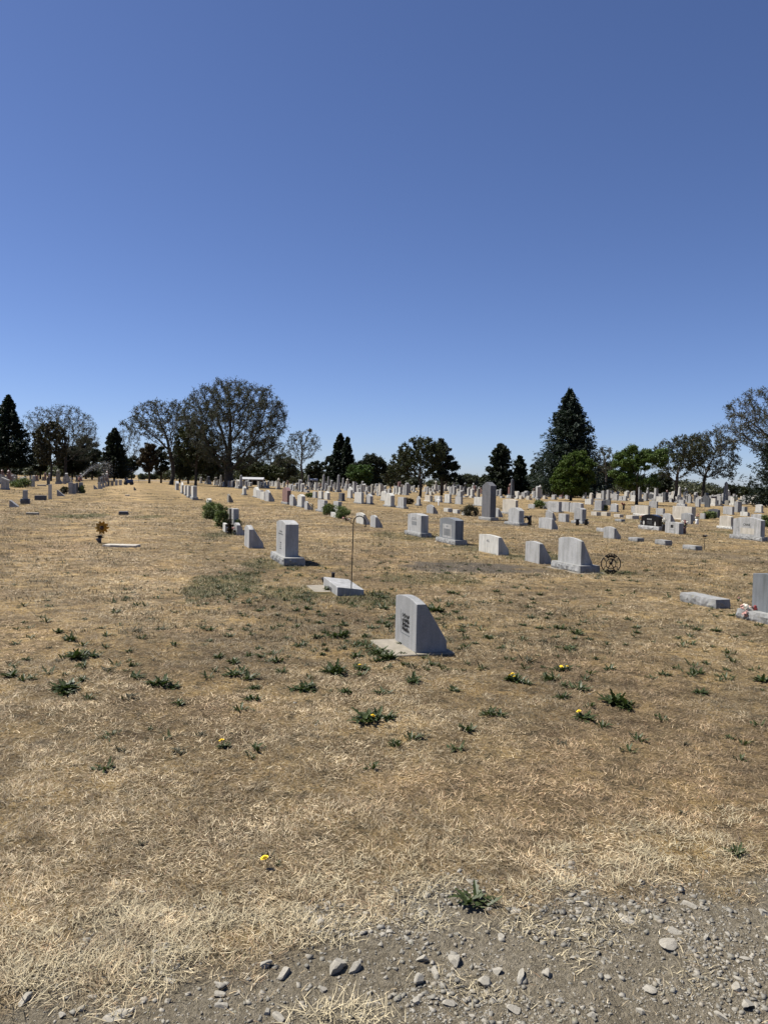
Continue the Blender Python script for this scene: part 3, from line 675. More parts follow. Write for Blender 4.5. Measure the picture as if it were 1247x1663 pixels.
# --- the far rows, built procedurally
def far_proto(kind, m, seed):
    r = random.Random(seed); bm = bmesh.new()
    def add(b2, mi):
        me = bpy.data.meshes.new('tmp')
        for f in b2.faces: f.material_index = mi
        b2.to_mesh(me); b2.free(); bm.from_mesh(me); bpy.data.meshes.remove(me)
    bh = r.uniform(.12, .25)
    W = r.uniform(.5, .85); T = r.uniform(.2, .32)
    def up(tb):
        for v in tb.verts: v.co.z += bh-.02
        return tb
    if kind == 'upright':
        add(box_bm(W*1.3, T*1.6, bh, .01, -.02), 1); add(up(tablet_bm(W, T, r.uniform(.5, .85), r.choice(['flat', 'arch', 'serp']), .06, None, 0)), 0)
    elif kind == 'tall upright':
        add(box_bm(W, T*2, bh, .01, -.02), 1); add(up(tablet_bm(W*.72, T*1.3, r.uniform(.95, 1.35), r.choice(['flat', 'arch', 'gable']), .1, None, 0)), 0)
    elif kind == 'slant-backed': add(tablet_bm(W, T*1.5, r.uniform(.45, .6), 'arch', .05, (.1, .12), 0), 0)
    elif kind == 'wide': add(box_bm(W*1.9, T*1.6, bh, .01, -.02), 1); add(up(tablet_bm(W*1.55, T, r.uniform(.55, .8), r.choice(['flat', 'arch']), .06, None, 0)), 0)
    elif kind == 'round-topped': add(box_bm(W, T*1.5, bh, .01, -.02), 1); add(up(tablet_bm(W*.75, T*.6, r.uniform(.5, .8), 'round', W*.36, None, 0)), 0)
    elif kind == 'pillar':
        add(box_bm(.7, .7, .3, .01, -.02), 1); add(box_bm(.5, .5, r.uniform(.8, 1.1), .01, .28), 0)
        add(lathe_bm([(.12, 1.1), (.1, 1.3), (.2, 1.5), (.22, 1.65), (.08, 1.8), (.03, 1.92)], 8), 0)
    elif kind == 'obelisk':
        add(box_bm(.75, .75, .4, .01, -.02), 1); h = r.uniform(1.7, 2.5); b2 = bmesh.new()
        rr = [[b2.verts.new((sx*a, sy*a, z)) for sx, sy in ((-1, -1), (1, -1), (1, 1), (-1, 1))] for a, z in ((.22, .38), (.13, h), (.01, h+.2))]
        for p, q in zip(rr, rr[1:]):
            for k in range(4): b2.faces.new((p[k], p[(k+1) % 4], q[(k+1) % 4], q[k]))
        b2.faces.new(rr[-1]); b2.faces.new(rr[0][::-1]); add(b2, 0)
    elif kind == 'cross':
        add(box_bm(.6, .4, .3, .01, -.02), 1); add(box_bm(.14, .12, 1.1, .004, .28), 0); add(box_bm(.6, .11, .14, .004, .95), 0)
    elif kind == 'low': add(box_bm(W, T*1.4, r.uniform(.14, .26), .01, -.02), 0)
    me = bpy.data.meshes.new('gravestone'); bm.normal_update(); bm.to_mesh(me); bm.free()
    me.materials.append(MATS[m]); me.materials.append(MATS['rough_granite' if m != 'white_marble' else 'white_marble'])
    return me
KINDS = [('upright', 30), ('tall upright', 13), ('slant-backed', 8), ('wide', 12), ('round-topped', 7), ('pillar', 3), ('obelisk', 2), ('cross', 1), ('low', 12)]
COLS = [('white', 'white_marble', 22), ('cream', 'cream_stone', 12), ('light grey', 'light_granite', 26), ('dull grey', 'grey_granite', 24), ('dark', 'dark_granite', 9), ('reddish', 'red_granite', 4), ('weathered brown', 'weathered_stone', 6)]
PROTO = {}
for k, _ in KINDS:
    for cn, mm, _w in COLS:
        PROTO[k, cn] = [far_proto(k, mm, hash_) for hash_ in (len(k)*7+len(cn), len(k)*11+len(cn)*3+1)]
ZONES = [(0, 60, 'under the left-edge spruce'), (60, 150, 'under the broad left trees'), (150, 232, 'behind the water sprinklers'), (232, 300, 'by the avenue bare tree'),
         (300, 355, 'left of the biggest tree'), (355, 400, 'below the biggest tree'), (400, 455, 'before the white shelter'), (455, 520, 'under the small bare tree'),
         (520, 570, 'before the twin-peaked conifer'), (570, 628, 'before the dark cedar'), (628, 690, 'under the olive trees'), (690, 748, 'right of the olive tree'),
         (748, 790, 'behind the pointed monument'), (790, 860, 'before the paired cedars'), (860, 905, 'before the big spruce'), (905, 965, 'under the bright green tree'),
         (965, 1030, 'left of the leafy green tree'), (1030, 1085, 'under the leafy green tree'), (1085, 1160, 'under the twin bare trees'), (1160, 1247, 'near the right frame edge')]
def zone(x):
    for a, b, n in ZONES:
        if x < b: return n
    return ZONES[-1][2]
cand = []
rn = random.Random(21)
def avail(px, py):
    # leave the areas where the photograph has hand-placed stones or bare lawn
    if px < 232:   return py < 786-.02*0 and not (px > 205 and py > 782)
    lim = np.interp(px, [232, 262, 300, 330, 350, 400, 450, 500, 560, 620, 680, 740, 800, 860, 920, 980, 1040, 1100, 1160, 1247],
                        [772, 780, 784, 786, 797, 795, 799, 800, 801, 806, 804, 808, 812, 814, 812, 813, 817, 817, 822, 829])
    return py < lim
for k in range(-22, 60):
    a = 2.6+5.85*k+rn.uniform(-.3, .3)
    if -4 < k < 0 and k == -1: a = -4.7
    b = -60
    while b < 330:
        b += rn.choice([1.0, 1.2, 1.5, 1.9, 2.5])*rn.uniform(.8, 1.1)
        if rn.random() < .1: b += rn.uniform(3, 8)
        P = QY*a-RX*b
        if P.y < 35: continue
        px, py, d = proj((P.x, P.y, -SLOPE*P.x))
        if not (-30 < px < 1280) or d > (175 if px > 232 else 150): continue
        if d > 120 and rn.random() < .25: continue
        if not avail(px, py): continue
        if any((P.x-e_.location.x)**2+(P.y-e_.location.y)**2 < 1.0 for e_ in NEAR): continue
        cand.append((d, px, P))
cand.sort(key=lambda c_: c_[0])
nind = 300-sum(1 for o in bpy.data.objects if o.name.startswith('gravestone'))
kw = [w_ for _, w_ in KINDS]; cw = [c_[2] for c_ in COLS]
rest = []
for j, (d, px, P) in enumerate(cand):
    kd = rn.choices(KINDS, kw)[0][0]; cn = rn.choices(COLS, cw)[0][0]
    if px < 232 and rn.random() < .6: cn = rn.choice(['dull grey', 'dark', 'weathered brown', 'reddish'])
    me = rn.choice(PROTO[kd, cn]); z = float(gz(P.x, P.y)); rz = ANG+rad(rn.uniform(-3, 3)); s = rn.uniform(.85, 1.12)
    if j < nind:
        o = link('gravestone', me); o.location = (P.x, P.y, z); o.rotation_euler = (rad(rn.uniform(-1.5, 1.5)), 0, rz); o.scale = (s, s, s)
        zn = zone(px)
        tag(o, f'distant {cn} {kd} gravestone {zn}', 'gravestone', f'distant {cn} {kd} gravestones {zn}')
    else: rest.append((me, Matrix.Translation((P.x, P.y, z)) @ Matrix.Rotation(rz, 4, 'Z') @ Matrix.Scale(s, 4)))
print('FAR', len(cand), 'individual', nind, 'rest', len(rest))
if rest:
    bm = bmesh.new(); mlist = [MATS[c_[1]] for c_ in COLS]+[MATS['rough_granite']]
    for me, M in rest:
        t = me.copy(); t.transform(M)
        mp = [mlist.index(q) if q in mlist else 0 for q in me.materials]
        ii = [mp[p.material_index] for p in t.polygons]
        t.polygons.foreach_set('material_index', ii)
        bm.from_mesh(t); bpy.data.meshes.remove(t)
    o = bm_obj('distant_gravestones', bm, mlist); tag(o, 'farthest tiny gravestones massed in front of the tree line', 'gravestones', None, 'stuff')

#@@TREES
# ------------------------------------------------------------------ vegetation tools
def atd(px, py, d):
    v = cF+cR*((px-PW/2)/F)+cU*((PH/2-py)/F)
    return Vector((0, 0, EYE))+v*d
def quads_np(c, u, v):
    """c centres, u/v half-axes -> verts, faces"""
    n = len(c); V = np.stack([c-u-v, c+u-v, c+u+v, c-u+v], 1).reshape(-1, 3)
    return V, np.arange(n*4).reshape(n, 4)
def rdir(r, n):
    v = r.normal(size=(n, 3)); return v/np.linalg.norm(v, axis=1, keepdims=True)
def leaves_np(r, c, size, asp=.6, up=0.0, spread=.35):
    n = len(c); u = rdir(r, n); w_ = rdir(r, n)
    if up: w_ = w_+np.array([0, 0, up])
    v = np.cross(u, w_); v /= np.linalg.norm(v, axis=1, keepdims=True)+1e-9
    s = size*(1+spread*r.uniform(-1, 1, n))[:, None]/2
    return quads_np(c, u*s, v*s*asp)
def colonize(r, att, trunk, seg, kill, iters=140, wob=.12, up=.05, maxn=2600):
    nodes = [np.array(p, float) for p in trunk]; par = [-1]+list(range(len(trunk)-1))
    N = np.array(nodes); A = att.copy()
    dm = np.linalg.norm(A[:, None]-N[None], axis=2); near = dm.argmin(1); nd = dm.min(1)
    for it in range(iters):
        if len(A) == 0 or len(nodes) > maxn: break
        d = A-N[near]; d /= np.linalg.norm(d, axis=1, keepdims=True)+1e-9
        S = np.zeros((len(N), 3)); np.add.at(S, near, d)
        idx = np.unique(near); dirs = S[idx]; dirs /= np.linalg.norm(dirs, axis=1, keepdims=True)+1e-9
        dirs = dirs+r.normal(size=dirs.shape)*wob+np.array([0, 0, up]); dirs /= np.linalg.norm(dirs, axis=1, keepdims=True)
        new = N[idx]+dirs*seg; k0 = len(N)
        N = np.vstack([N, new]); par += list(idx)
        dm = np.linalg.norm(A[:, None]-new[None], axis=2); m = dm.min(1); am = dm.argmin(1)+k0
        better = m < nd; near = np.where(better, am, near); nd = np.where(better, m, nd)
        keep = nd > kill; A = A[keep]; near = near[keep]; nd = nd[keep]
        nodes = N
    return N, np.array(par)
def prisms(p, q, rp, rq, k=4):
    d = q-p; L = np.linalg.norm(d, axis=1, keepdims=True)+1e-9; d = d/L
    a = np.cross(d, np.array([.31, .17, .93])); a /= np.linalg.norm(a, axis=1, keepdims=True)+1e-9; b = np.cross(d, a)
    V = []
    for P_, R_ in ((p, rp), (q+d*rq[:, None]*.4, rq)):
        for j in range(k):
            t = 2*math.pi*j/k; V.append(P_+(a*math.cos(t)+b*math.sin(t))*R_[:, None])
    V = np.stack(V, 1).reshape(-1, 3); n = len(p); o = np.arange(n)[:, None]*2*k
    Fs = np.concatenate([o+np.array([[j, (j+1) % k, k+(j+1) % k, k+j]]) for j in range(k)])
    return V, Fs
def ell_points(r, envs, n, surf=.5):
    vol = np.array([e[3]*e[4]*e[5] for e in envs]); cnt = r.multinomial(n, vol/vol.sum()); out = []
    for e, c in zip(envs, cnt):
        d = rdir(r, c); rr = r.uniform(0, 1, c)**(1/3*(1-surf)+.02); out.append(d*rr[:, None]*np.array(e[3:6])+np.array(e[:3]))
    return np.vstack(out)
def envs_world(px, d, base, envs, depth=.9):
    out = []
    for ex, ey, rx, ry in envs:
        c = atd(ex, ey, d)-base; s = d/F; out.append((c.x, 0+c.y*0, c.z, rx*s, rx*s*depth, ry*s))
    return out
def tree_base(px, d):
    b = atd(px, 790, d); return Vector((b.x, b.y, float(gz(b.x, b.y))))
def decid(label, px, d, envs, seed, leaf='grey_bud_leaves', nleaf=9000, lsize=.13, natt=900, fork=.22, bark='bark', r0_=.016, cat='tree', group=None, twigs=4, twl=.7, stems=1, lean=0, pipe=1.95, name='deciduous_tree', seg=None, clump=0):
    r = np.random.default_rng(seed); base = tree_base(px, d); E = envs_world(px, d, base, envs)
    top = max(e[2]+e[5] for e in E); bot = min(e[2]-e[5] for e in E)
    A = ell_points(r, E, natt, .45); A = A[A[:, 2] > top*.12]
    # ragged edge: drop attractors in random pockets
    for _ in range(int(6+natt/90)):
        c = A[r.integers(len(A))]; A = A[np.linalg.norm(A-c, axis=1) > top*.045]
    seg = seg or top*.032; fh = top*fork; tr = []
    n0 = max(2, int(fh/seg)); wob = r.normal(size=2)*.02*top
    for k in range(n0+1):
        f = k/n0; tr.append((wob[0]*math.sin(f*2.2)+lean*fh*f, wob[1]*math.sin(f*2), fh*f-.15*(k == 0)))
    N, par = colonize(r, A, tr, seg, seg*1.5)
    n = len(N); child = np.zeros(n, int); val = np.zeros(n); ex = pipe
    for k in range(n-1, 0, -1):
        if child[k] == 0: val[k] = r0_**ex
        val[par[k]] += val[k]; child[par[k]] += 1
    R = val**(1/ex); R[0] = R[1]*1.35; R[1] *= 1.08
    k = np.arange(1, n); P_ = N[par[k]]; Q_ = N[k]; rp, rq = R[par[k]], R[k]; rp = np.minimum(rp, rq*1.5)
    thick = rq > r0_*3.2
    e = empty(name, base); tag(e, label, cat, group)
    V, Fs = prisms(P_[thick], Q_[thick], rp[thick], rq[thick], 7)
    link('trunk', mesh_np('trunk', V, [Fs], [MATS[bark]], smooth=True), e)
    V1, F1 = prisms(P_[~thick], Q_[~thick], rp[~thick], rq[~thick], 4)
    # twigs
    tips = np.where(rq < r0_*2.6)[0]; src = np.repeat(tips, twigs); m = len(src)
    bd = Q_[src]-P_[src]; bd /= np.linalg.norm(bd, axis=1, keepdims=True)+1e-9
    st = P_[src]+(Q_[src]-P_[src])*r.uniform(.2, 1, (m, 1)); dr = bd*.8+rdir(r, m)*.75+np.array([0, 0, .12]); dr /= np.linalg.norm(dr, axis=1, keepdims=True)
    L = r.uniform(.5, 1.2, (m, 1))*twl*seg/.5; en = st+dr*L
    # side twigs
    s2 = np.repeat(np.arange(m), 3); st2 = st[s2]+(en-st)[s2]*r.uniform(.25, 1, (len(s2), 1)); dr2 = dr[s2]*.7+rdir(r, len(s2))*.8; dr2 /= np.linalg.norm(dr2, axis=1, keepdims=True)
    en2 = st2+dr2*L[s2]*r.uniform(.3, .7, (len(s2), 1))
    S_ = np.vstack([st, st2]); E_ = np.vstack([en, en2]); sd = np.cross(E_-S_, rdir(r, len(S_))); sd /= np.linalg.norm(sd, axis=1, keepdims=True)+1e-9
    wdt = np.concatenate([np.full(m, r0_*.75), np.full(len(s2), r0_*.5)])[:, None]
    V2 = np.stack([S_-sd*wdt, S_+sd*wdt, E_], 1).reshape(-1, 3); F2 = np.arange(len(V2)).reshape(-1, 3)
    pts = E_ if not clump else st
    ii = r.integers(0, len(pts), nleaf)
    if clump: # leafy tree: clusters of leaves with gaps
        keep = fbm(pts[:, 0]*clump+50, pts[:, 2]*clump+pts[:, 1]*.7*clump, seed, 2) > .42; kk = np.where(keep)[0]; ii = kk[r.integers(0, len(kk), nleaf)]
        lc = pts[ii]+r.normal(size=(nleaf, 3))*seg*.55
    else: lc = S_[ii]+(E_[ii]-S_[ii])*r.uniform(.3, 1.05, (nleaf, 1))+r.normal(size=(nleaf, 3))*.05*seg
    V3, F3 = leaves_np(r, lc, lsize, .65)
    Vc = np.vstack([V1, V2, V3]); Fq = np.vstack([F1, F3+len(V1)+len(V2)]); Ft = F2+len(V1)
    mi = [np.concatenate([np.zeros(len(F1), int), np.ones(len(F3), int)]), np.zeros(len(Ft), int)]
    link('crown', mesh_np('crown', Vc, [Fq, Ft], [MATS['twig_bark'], MATS[leaf]], mi), e)
    return e
def conifer(label, px, d, ytop, halfw, seed, leaf='spruce_needles', nbr=420, ybot=None, skirt=.06, pw=.85, trunks=1, name='spruce_tree', group=None, irregular=.28, per=46, size=None, spire=1.0):
    r = np.random.default_rng(seed); base = tree_base(px, d); s = d/F
    H = (atd(px, ytop, d)-base).z; Rm = halfw*s; e = empty(name, base); tag(e, label, 'tree', group)
    bm = tube_bm([(0, 0, -.1), (0, 0, H*.4), (0, 0, H*.97)], [H*.022, H*.014, .02], 8); bm_obj('trunk', bm, MATS['bark'], e, True)
    z = H*(skirt+(1-skirt)*r.uniform(0, 1, nbr)**1.15); az = r.uniform(0, 2*math.pi, nbr); f = (z/H-skirt)/(1-skirt)
    prof = Rm*(1-f)**pw*(.35+.65*sstep(0, .12, f+.06))
    lump = .72+.5*vn(az*1.6+seed, f*9+seed, seed)+irregular*r.uniform(-1, .5, nbr); L = np.maximum(prof*lump, .25)
    n = nbr*per; b = np.repeat(np.arange(nbr), per); t = r.uniform(.15, 1, n)**.7
    rad_ = L[b]*t; sag = -.16*rad_+.14*rad_*t*t*1.0+.06*L[b]*(t > .85); wide = L[b]*.20*(1.15-t)*r.normal(size=n)
    ca, sa = np.cos(az[b]), np.sin(az[b])
    c = np.stack([ca*rad_-sa*wide, sa*rad_+ca*wide, z[b]+sag+r.normal(size=n)*.012*H], 1)
    sz = size or s*2.6
    u = np.stack([ca, sa, r.uniform(-.7, .35, n)], 1)+rdir(r, n)*.7; u /= np.linalg.norm(u, axis=1, keepdims=True)
    v = np.cross(u, rdir(r, n)); v /= np.linalg.norm(v, axis=1, keepdims=True)+1e-9
    sc_ = r.uniform(.6, 1.3, n)[:, None]*sz/2
    V, Fq = quads_np(c, u*sc_*1.4, v*sc_*.42)
    link('crown', mesh_np('crown', V, [Fq], [MATS[leaf]]), e); return e
def cloud(label, px, d, envs, seed, leaf, nblob=60, nleaf=16000, lsize=None, name='cedar_tree', cat='tree', group=None, trunk=True, blob=.3, base=None, ragged=1.0, core=.35):
    """a crown built of many leaf clumps of uneven size with gaps between them"""
    r = np.random.default_rng(seed); base = base or tree_base(px, d); s = d/F; E = envs_world(px, d, base, envs)
    if trunk: nblob = int(nblob*2.4); nleaf = int(nleaf*3.2); blob *= .62; lsize = lsize or s*1.7
    e = empty(name, base); tag(e, label, cat, group); top = max(q[2]+q[5] for q in E)
    if trunk:
        bm = tube_bm([(0, 0, -.1), (0, 0, top*.3), (.02*top, 0, top*.75)], [top*.03, top*.022, .02], 7)
        for k in range(6):
            a = r.uniform(0, 6.28); z0 = top*r.uniform(.15, .5); q = r.uniform(.18, .35)*top
            tube_bm([(0, 0, z0), (math.cos(a)*q*.5, math.sin(a)*q*.5, z0+q*.45), (math.cos(a)*q, math.sin(a)*q, z0+q)], [top*.013, top*.009, .01], 5, bm)
        bm_obj('trunk', bm, MATS['bark'], e, True)
    B = ell_points(r, E, nblob, .25*ragged); B = B[B[:, 2] > 0.01*top]; nb = len(B); R = np.mean([q[3] for q in E])*blob*r.uniform(.5, 1.4, nb)
    w_ = R**2; w_ /= w_.sum(); bi = r.choice(nb, nleaf, p=w_); dd = rdir(r, nleaf); rr = r.uniform(core, 1, nleaf)**.7
    c = B[bi]+(dd*(R[bi]*rr)[:, None]*.45+r.normal(size=(nleaf, 3))*(R[bi]*.48)[:, None])*np.array([1, 1, .75]); c = c[c[:, 2] > .0]
    V, Fq = leaves_np(r, c, lsize or s*2.2, .55); 
    link('crown' if trunk else 'foliage', mesh_np('crown', V, [Fq], [MATS[leaf]]), e); return e

# left group
conifer('tall dark spruce at the left edge of the photo', 14, 150, 644, 48, 11, nbr=620, skirt=.16, pw=.8)
decid('broad bare tree with fine grey crown right of the left-edge spruce', 108, 155, [(108, 702, 52, 44), (75, 692, 36, 32), (135, 718, 27, 36)], 12, twigs=6, nleaf=17000, natt=1200, lsize=.12)
decid('small olive-brown leafy tree in front of the broad bare tree at left', 83, 130, [(83, 722, 28, 40)], 13, leaf='brown_bud_leaves', nleaf=16000, lsize=.2, natt=450)
cloud('dark cedar low between the left-edge spruce and the sprinklers', 66, 158, [(66, 745, 14, 26)], 14, 'cedar_leaves', 40, 6000)
cloud('dark cedar behind the larger water arc', 118, 160, [(118, 748, 24, 22)], 15, 'cedar_leaves', 50, 8000)
conifer('dark cone-shaped cedar rising behind the water spray', 186, 150, 697, 27, 16, 'cedar_leaves', 360, skirt=.1, pw=.6, name='cedar_tree')
decid('pale bare tree half hidden behind the cone-shaped cedar', 207, 190, [(207, 722, 26, 28)], 17, nleaf=3500, natt=420, bark='pale_bark')
cloud('small dark cedar right of the cone-shaped cedar', 214, 155, [(214, 753, 14, 15)], 18, 'cedar_leaves', 30, 4000)
decid('spreading bare tree with open branches left of the biggest tree', 278, 128, [(262, 682, 50, 34), (285, 700, 34, 50), (225, 690, 26, 22), (300, 672, 18, 24)], 19, pipe=1.8, twigs=6, nleaf=18000, natt=800, r0_=.02, lsize=.12, fork=.2)
cloud('rusty-brown small cedar at the end of the grass avenue', 243, 140, [(243, 742, 15, 24)], 20, 'rusty_leaves', 40, 5500)
cloud('dark cedar beneath the spreading bare tree', 262, 150, [(262, 748, 14, 24)], 21, 'cedar_leaves', 40, 4500)
decid('dark olive tree filling the gap left of the biggest tree', 318, 125, [(318, 722, 34, 40), (335, 745, 20, 26)], 22, leaf='olive_leaves', nleaf=15000, lsize=.2, natt=600)
cloud('dark low cedar behind the dark olive tree', 306, 150, [(306, 752, 26, 24)], 23, 'cedar_leaves', 50, 8000)
decid('biggest tree of the cemetery, wide round crown on a thick dark trunk', 375, 122, [(385, 690, 84, 68), (340, 680, 50, 50), (430, 672, 36, 46), (375, 650, 60, 36), (380, 735, 66, 30)], 24, pipe=1.7, twigs=8, nleaf=100000, natt=2100, r0_=.02, fork=.13, lsize=.1, leaf='grey_bud_leaves', seg=.5)
decid('small bare tree with open crown right of the biggest tree', 488, 165, [(493, 722, 30, 24), (480, 735, 22, 26)], 25, nleaf=5000, natt=520, r0_=.018, fork=.2, bark='bark', lsize=.14)
decid('thin pale bare tree behind the right flank of the biggest tree', 440, 200, [(440, 735, 26, 28)], 26, nleaf=4500, natt=360, bark='pale_bark', lsize=.16)
cloud('dull green bushy tree behind the white shelter', 425, 185, [(425, 765, 22, 14), (445, 768, 18, 11)], 27, 'olive_leaves', 40, 5000)
conifer('dark twin-peaked conifer, left peak', 551, 178, 706, 23, 28, 'spruce_needles', 320, skirt=.05, pw=.6)
conifer('dark twin-peaked conifer, slimmer right peak', 563, 176, 711, 17, 29, 'spruce_needles', 240, skirt=.05, pw=.6)
cloud('dark broad cedar right of the twin-peaked conifer', 602, 172, [(605, 762, 22, 26), (588, 770, 20, 20)], 30, 'cedar_leaves', 70, 14000)
cloud('round mid-green bush tree before the dark broad cedar', 585, 160, [(585, 769, 19, 17)], 31, 'dark_green_leaves', 40, 8000)
cloud('dark bushy cedar left of the twin-peaked conifer', 537, 180, [(535, 765, 13, 24)], 32, 'cedar_leaves', 36, 5000)
decid('thin olive tree at the left of the two olive trees', 645, 120, [(648, 762, 20, 28)], 33, leaf='olive_leaves', nleaf=6500, lsize=.14, natt=360, r0_=.013)
decid('large olive-green tree mid photo with forked dark trunk', 682, 84, [(680, 745, 36, 36), (662, 752, 24, 28), (700, 740, 24, 28)], 34, leaf='olive_leaves', twigs=7, nleaf=32000, lsize=.09, natt=800, r0_=.010, fork=.2)
cloud('dark cedar attached to the right of the large olive-green tree', 717, 100, [(715, 748, 22, 34), (730, 768, 16, 20)], 35, 'cedar_leaves', 60, 13000)
conifer('dark cedar, taller of the pair right of the pointed monument', 811, 122, 722, 28, 36, 'cedar_leaves', 460, skirt=.05, pw=.45, irregular=.55, name='cedar_tree')
conifer('dark cedar, shorter of the pair right of the pointed monument', 843, 124, 741, 17, 37, 'cedar_leaves', 300, skirt=.05, pw=.4, irregular=.55, name='cedar_tree')
cloud('small dark cedar touching the big spruce on its left', 869, 130, [(869, 772, 12, 22)], 38, 'cedar_leaves', 36, 6000)
conifer('big blue-green spruce, the tallest conifer of the photo', 921, 118, 636, 66, 39, 'blue_spruce_needles', 1150, skirt=.04, pw=.74, irregular=.42)
cloud('bright green rounded tree in front of the big spruce', 927, 90, [(933, 769, 31, 35), (922, 786, 28, 18), (940, 752, 20, 22)], 40, 'fresh_green_leaves', 110, 22000, name='leafy_tree', blob=.24, ragged=1.5)
decid('bare grey tree between the big spruce and the leafy green tree', 985, 140, [(982, 748, 22, 24)], 41, nleaf=3500, natt=380, bark='pale_bark')
cloud('leafy green tree with tiered branches and a dark straight trunk', 1034, 78, [(1038, 745, 42, 20), (1014, 766, 25, 20), (1062, 742, 24, 15), (1036, 782, 34, 12)], 42, 'leafy_tree_leaves', 70, 15000, name='leafy_tree', blob=.26, core=.2)
decid('left one of the twin bare trees at right with leaning limbs', 1098, 100, [(1095, 742, 37, 36), (1118, 735, 34, 30), (1075, 760, 20, 22)], 43, leaf='olive_leaves', twigs=6, nleaf=19000, natt=760, r0_=.014, fork=.08, lsize=.1)
decid('right one of the twin bare trees at right, wider crown', 1140, 102, [(1150, 738, 44, 40), (1175, 748, 27, 40), (1132, 730, 28, 26)], 44, leaf='grey_bud_leaves', twigs=6, nleaf=19000, natt=760, r0_=.014, fork=.08, lsize=.1)
decid('huge bare tree reaching in from the right edge of the frame', 1330, 92, [(1290, 688, 100, 66), (1230, 682, 62, 54), (1380, 680, 100, 80), (1200, 700, 42, 22)], 45, leaf='grey_bud_leaves', nleaf=46000, natt=1900, twigs=7, r0_=.018, fork=.25, lsize=.105, seg=.45)
conifer('dark conifer with drooping branches cut by the right frame edge', 1262, 86, 668, 62, 46, 'spruce_needles', 420, skirt=.04, pw=.75, irregular=.5)
# the dark band of smaller trees between and behind the big ones
for k, (lb, px, d, E, lf, nb, nl) in enumerate([
    ('dark rounded cedar between the spruce and the water arc', 150, 175, [(150, 748, 16, 24)], 'cedar_leaves', 40, 5000),
    ('dull brown leafless tree behind the larger water arc', 140, 190, [(140, 735, 20, 26)], 'brown_bud_leaves', 40, 4000),
    ('dark cedar just right of the avenue end', 292, 165, [(292, 750, 14, 26)], 'cedar_leaves', 40, 5000),
    ('dark cedar in the shade left of the biggest trunk', 338, 160, [(338, 752, 18, 24)], 'cedar_leaves', 44, 6000),
    ('dark cedar behind the trunk of the biggest tree', 362, 175, [(364, 758, 15, 18)], 'cedar_leaves', 36, 4000),
    ('olive thicket tree right behind the biggest trunk', 402, 190, [(402, 758, 18, 18)], 'olive_leaves', 36, 4500),
    ('grey-brown scrubby tree right of the white shelter', 462, 205, [(462, 758, 20, 20)], 'treeline_leaves', 36, 4500),
    ('dark shrubby cedar right of the small bare tree', 512, 200, [(512, 764, 14, 16)], 'cedar_leaves', 34, 3500),
    ('grey scrubby tree left of the olive trees', 634, 200, [(634, 770, 14, 14)], 'treeline_leaves', 34, 3500),
    ('dark spreading cedar left of the tall left-edge spruce trunk', -6, 160, [(-6, 735, 24, 40)], 'cedar_leaves', 50, 8000),
    ('dark cedar between the green round tree and the leafy green tree', 985, 170, [(985, 772, 20, 20)], 'cedar_leaves', 40, 5000),
    ('dark low cedar between the leafy green tree and the twin bare trees', 1072, 170, [(1072, 784, 16, 16)], 'cedar_leaves', 36, 4000)]):
    cloud(lb, px, d, E, 300+k, lf, nb, nl)
# rows of small far trees
for k, (px, d, ey, rx, ry, lf) in enumerate([(760, 240, 782, 18, 12, 'treeline_leaves'), (785, 250, 784, 14, 9, 'olive_leaves'), (745, 235, 784, 12, 12, 'cedar_leaves')]):
    cloud(['grey-green far tree in the gap left of the pointed monument', 'low olive far tree just left of the pointed monument', 'dark far tree at the foot of the right olive cedar'][k], px, d, [(px, ey, rx, ry)], 60+k, lf, 34, 4200)
cloud('dark rounded far tree right of the twin bare trees', 1186, 210, [(1186, 796, 11, 8)], 64, 'cedar_leaves', 30, 3500)
cloud('green rounded far tree right of the dark rounded one', 1206, 215, [(1206, 799, 14, 8)], 65, 'olive_leaves', 30, 3500)
# far wood that reads as one mass
r = np.random.default_rng(5); Vs, Fs_, Ms = [], [], []; off = 0
tl_x = [-200, 0, 60, 130, 200, 232, 255, 330, 400, 440, 470, 530, 640, 740, 800, 860, 960, 1000, 1060, 1130, 1175, 1247, 1500]
tl_y = [748, 752, 752, 748, 758, 766, 762, 756, 750, 748, 760, 766, 770, 778, 786, 778, 768, 764, 775, 778, 792, 795, 795]
for k in range(560):
    px = r.uniform(-180, 1430); d = r.uniform(225, 300); yt = np.interp(px, tl_x, tl_y)+r.uniform(0, 9)
    if 215 < px < 262 and r.random() < .7: continue
    b = tree_base(px, d); top = (atd(px, yt, d)-b).z
    if top < .8: top = .8
    n = 330; rx_ = top*r.uniform(.6, 1.1); dd = rdir(r, n); rr = r.uniform(.3, 1, n)
    c = np.array([b.x, b.y, b.z+top*.52])+dd*rr[:, None]*np.array([rx_, rx_, top*.5])+r.normal(size=(n, 3))*.2
    V, Fq = leaves_np(r, c, .55, .6); Vs.append(V); Fs_.append(Fq+off); off += len(V); Ms.append(np.full(len(Fq), int(r.random() < .3)))
o = link('distant_trees', mesh_np('distant_trees', np.vstack(Vs), [np.vstack(Fs_)], [MATS['treeline_leaves'], MATS['cedar_leaves']], np.concatenate(Ms).astype(np.int32)))
tag(o, 'far belt of grey-green trees and scrub along the horizon', 'wood', None, 'stuff')

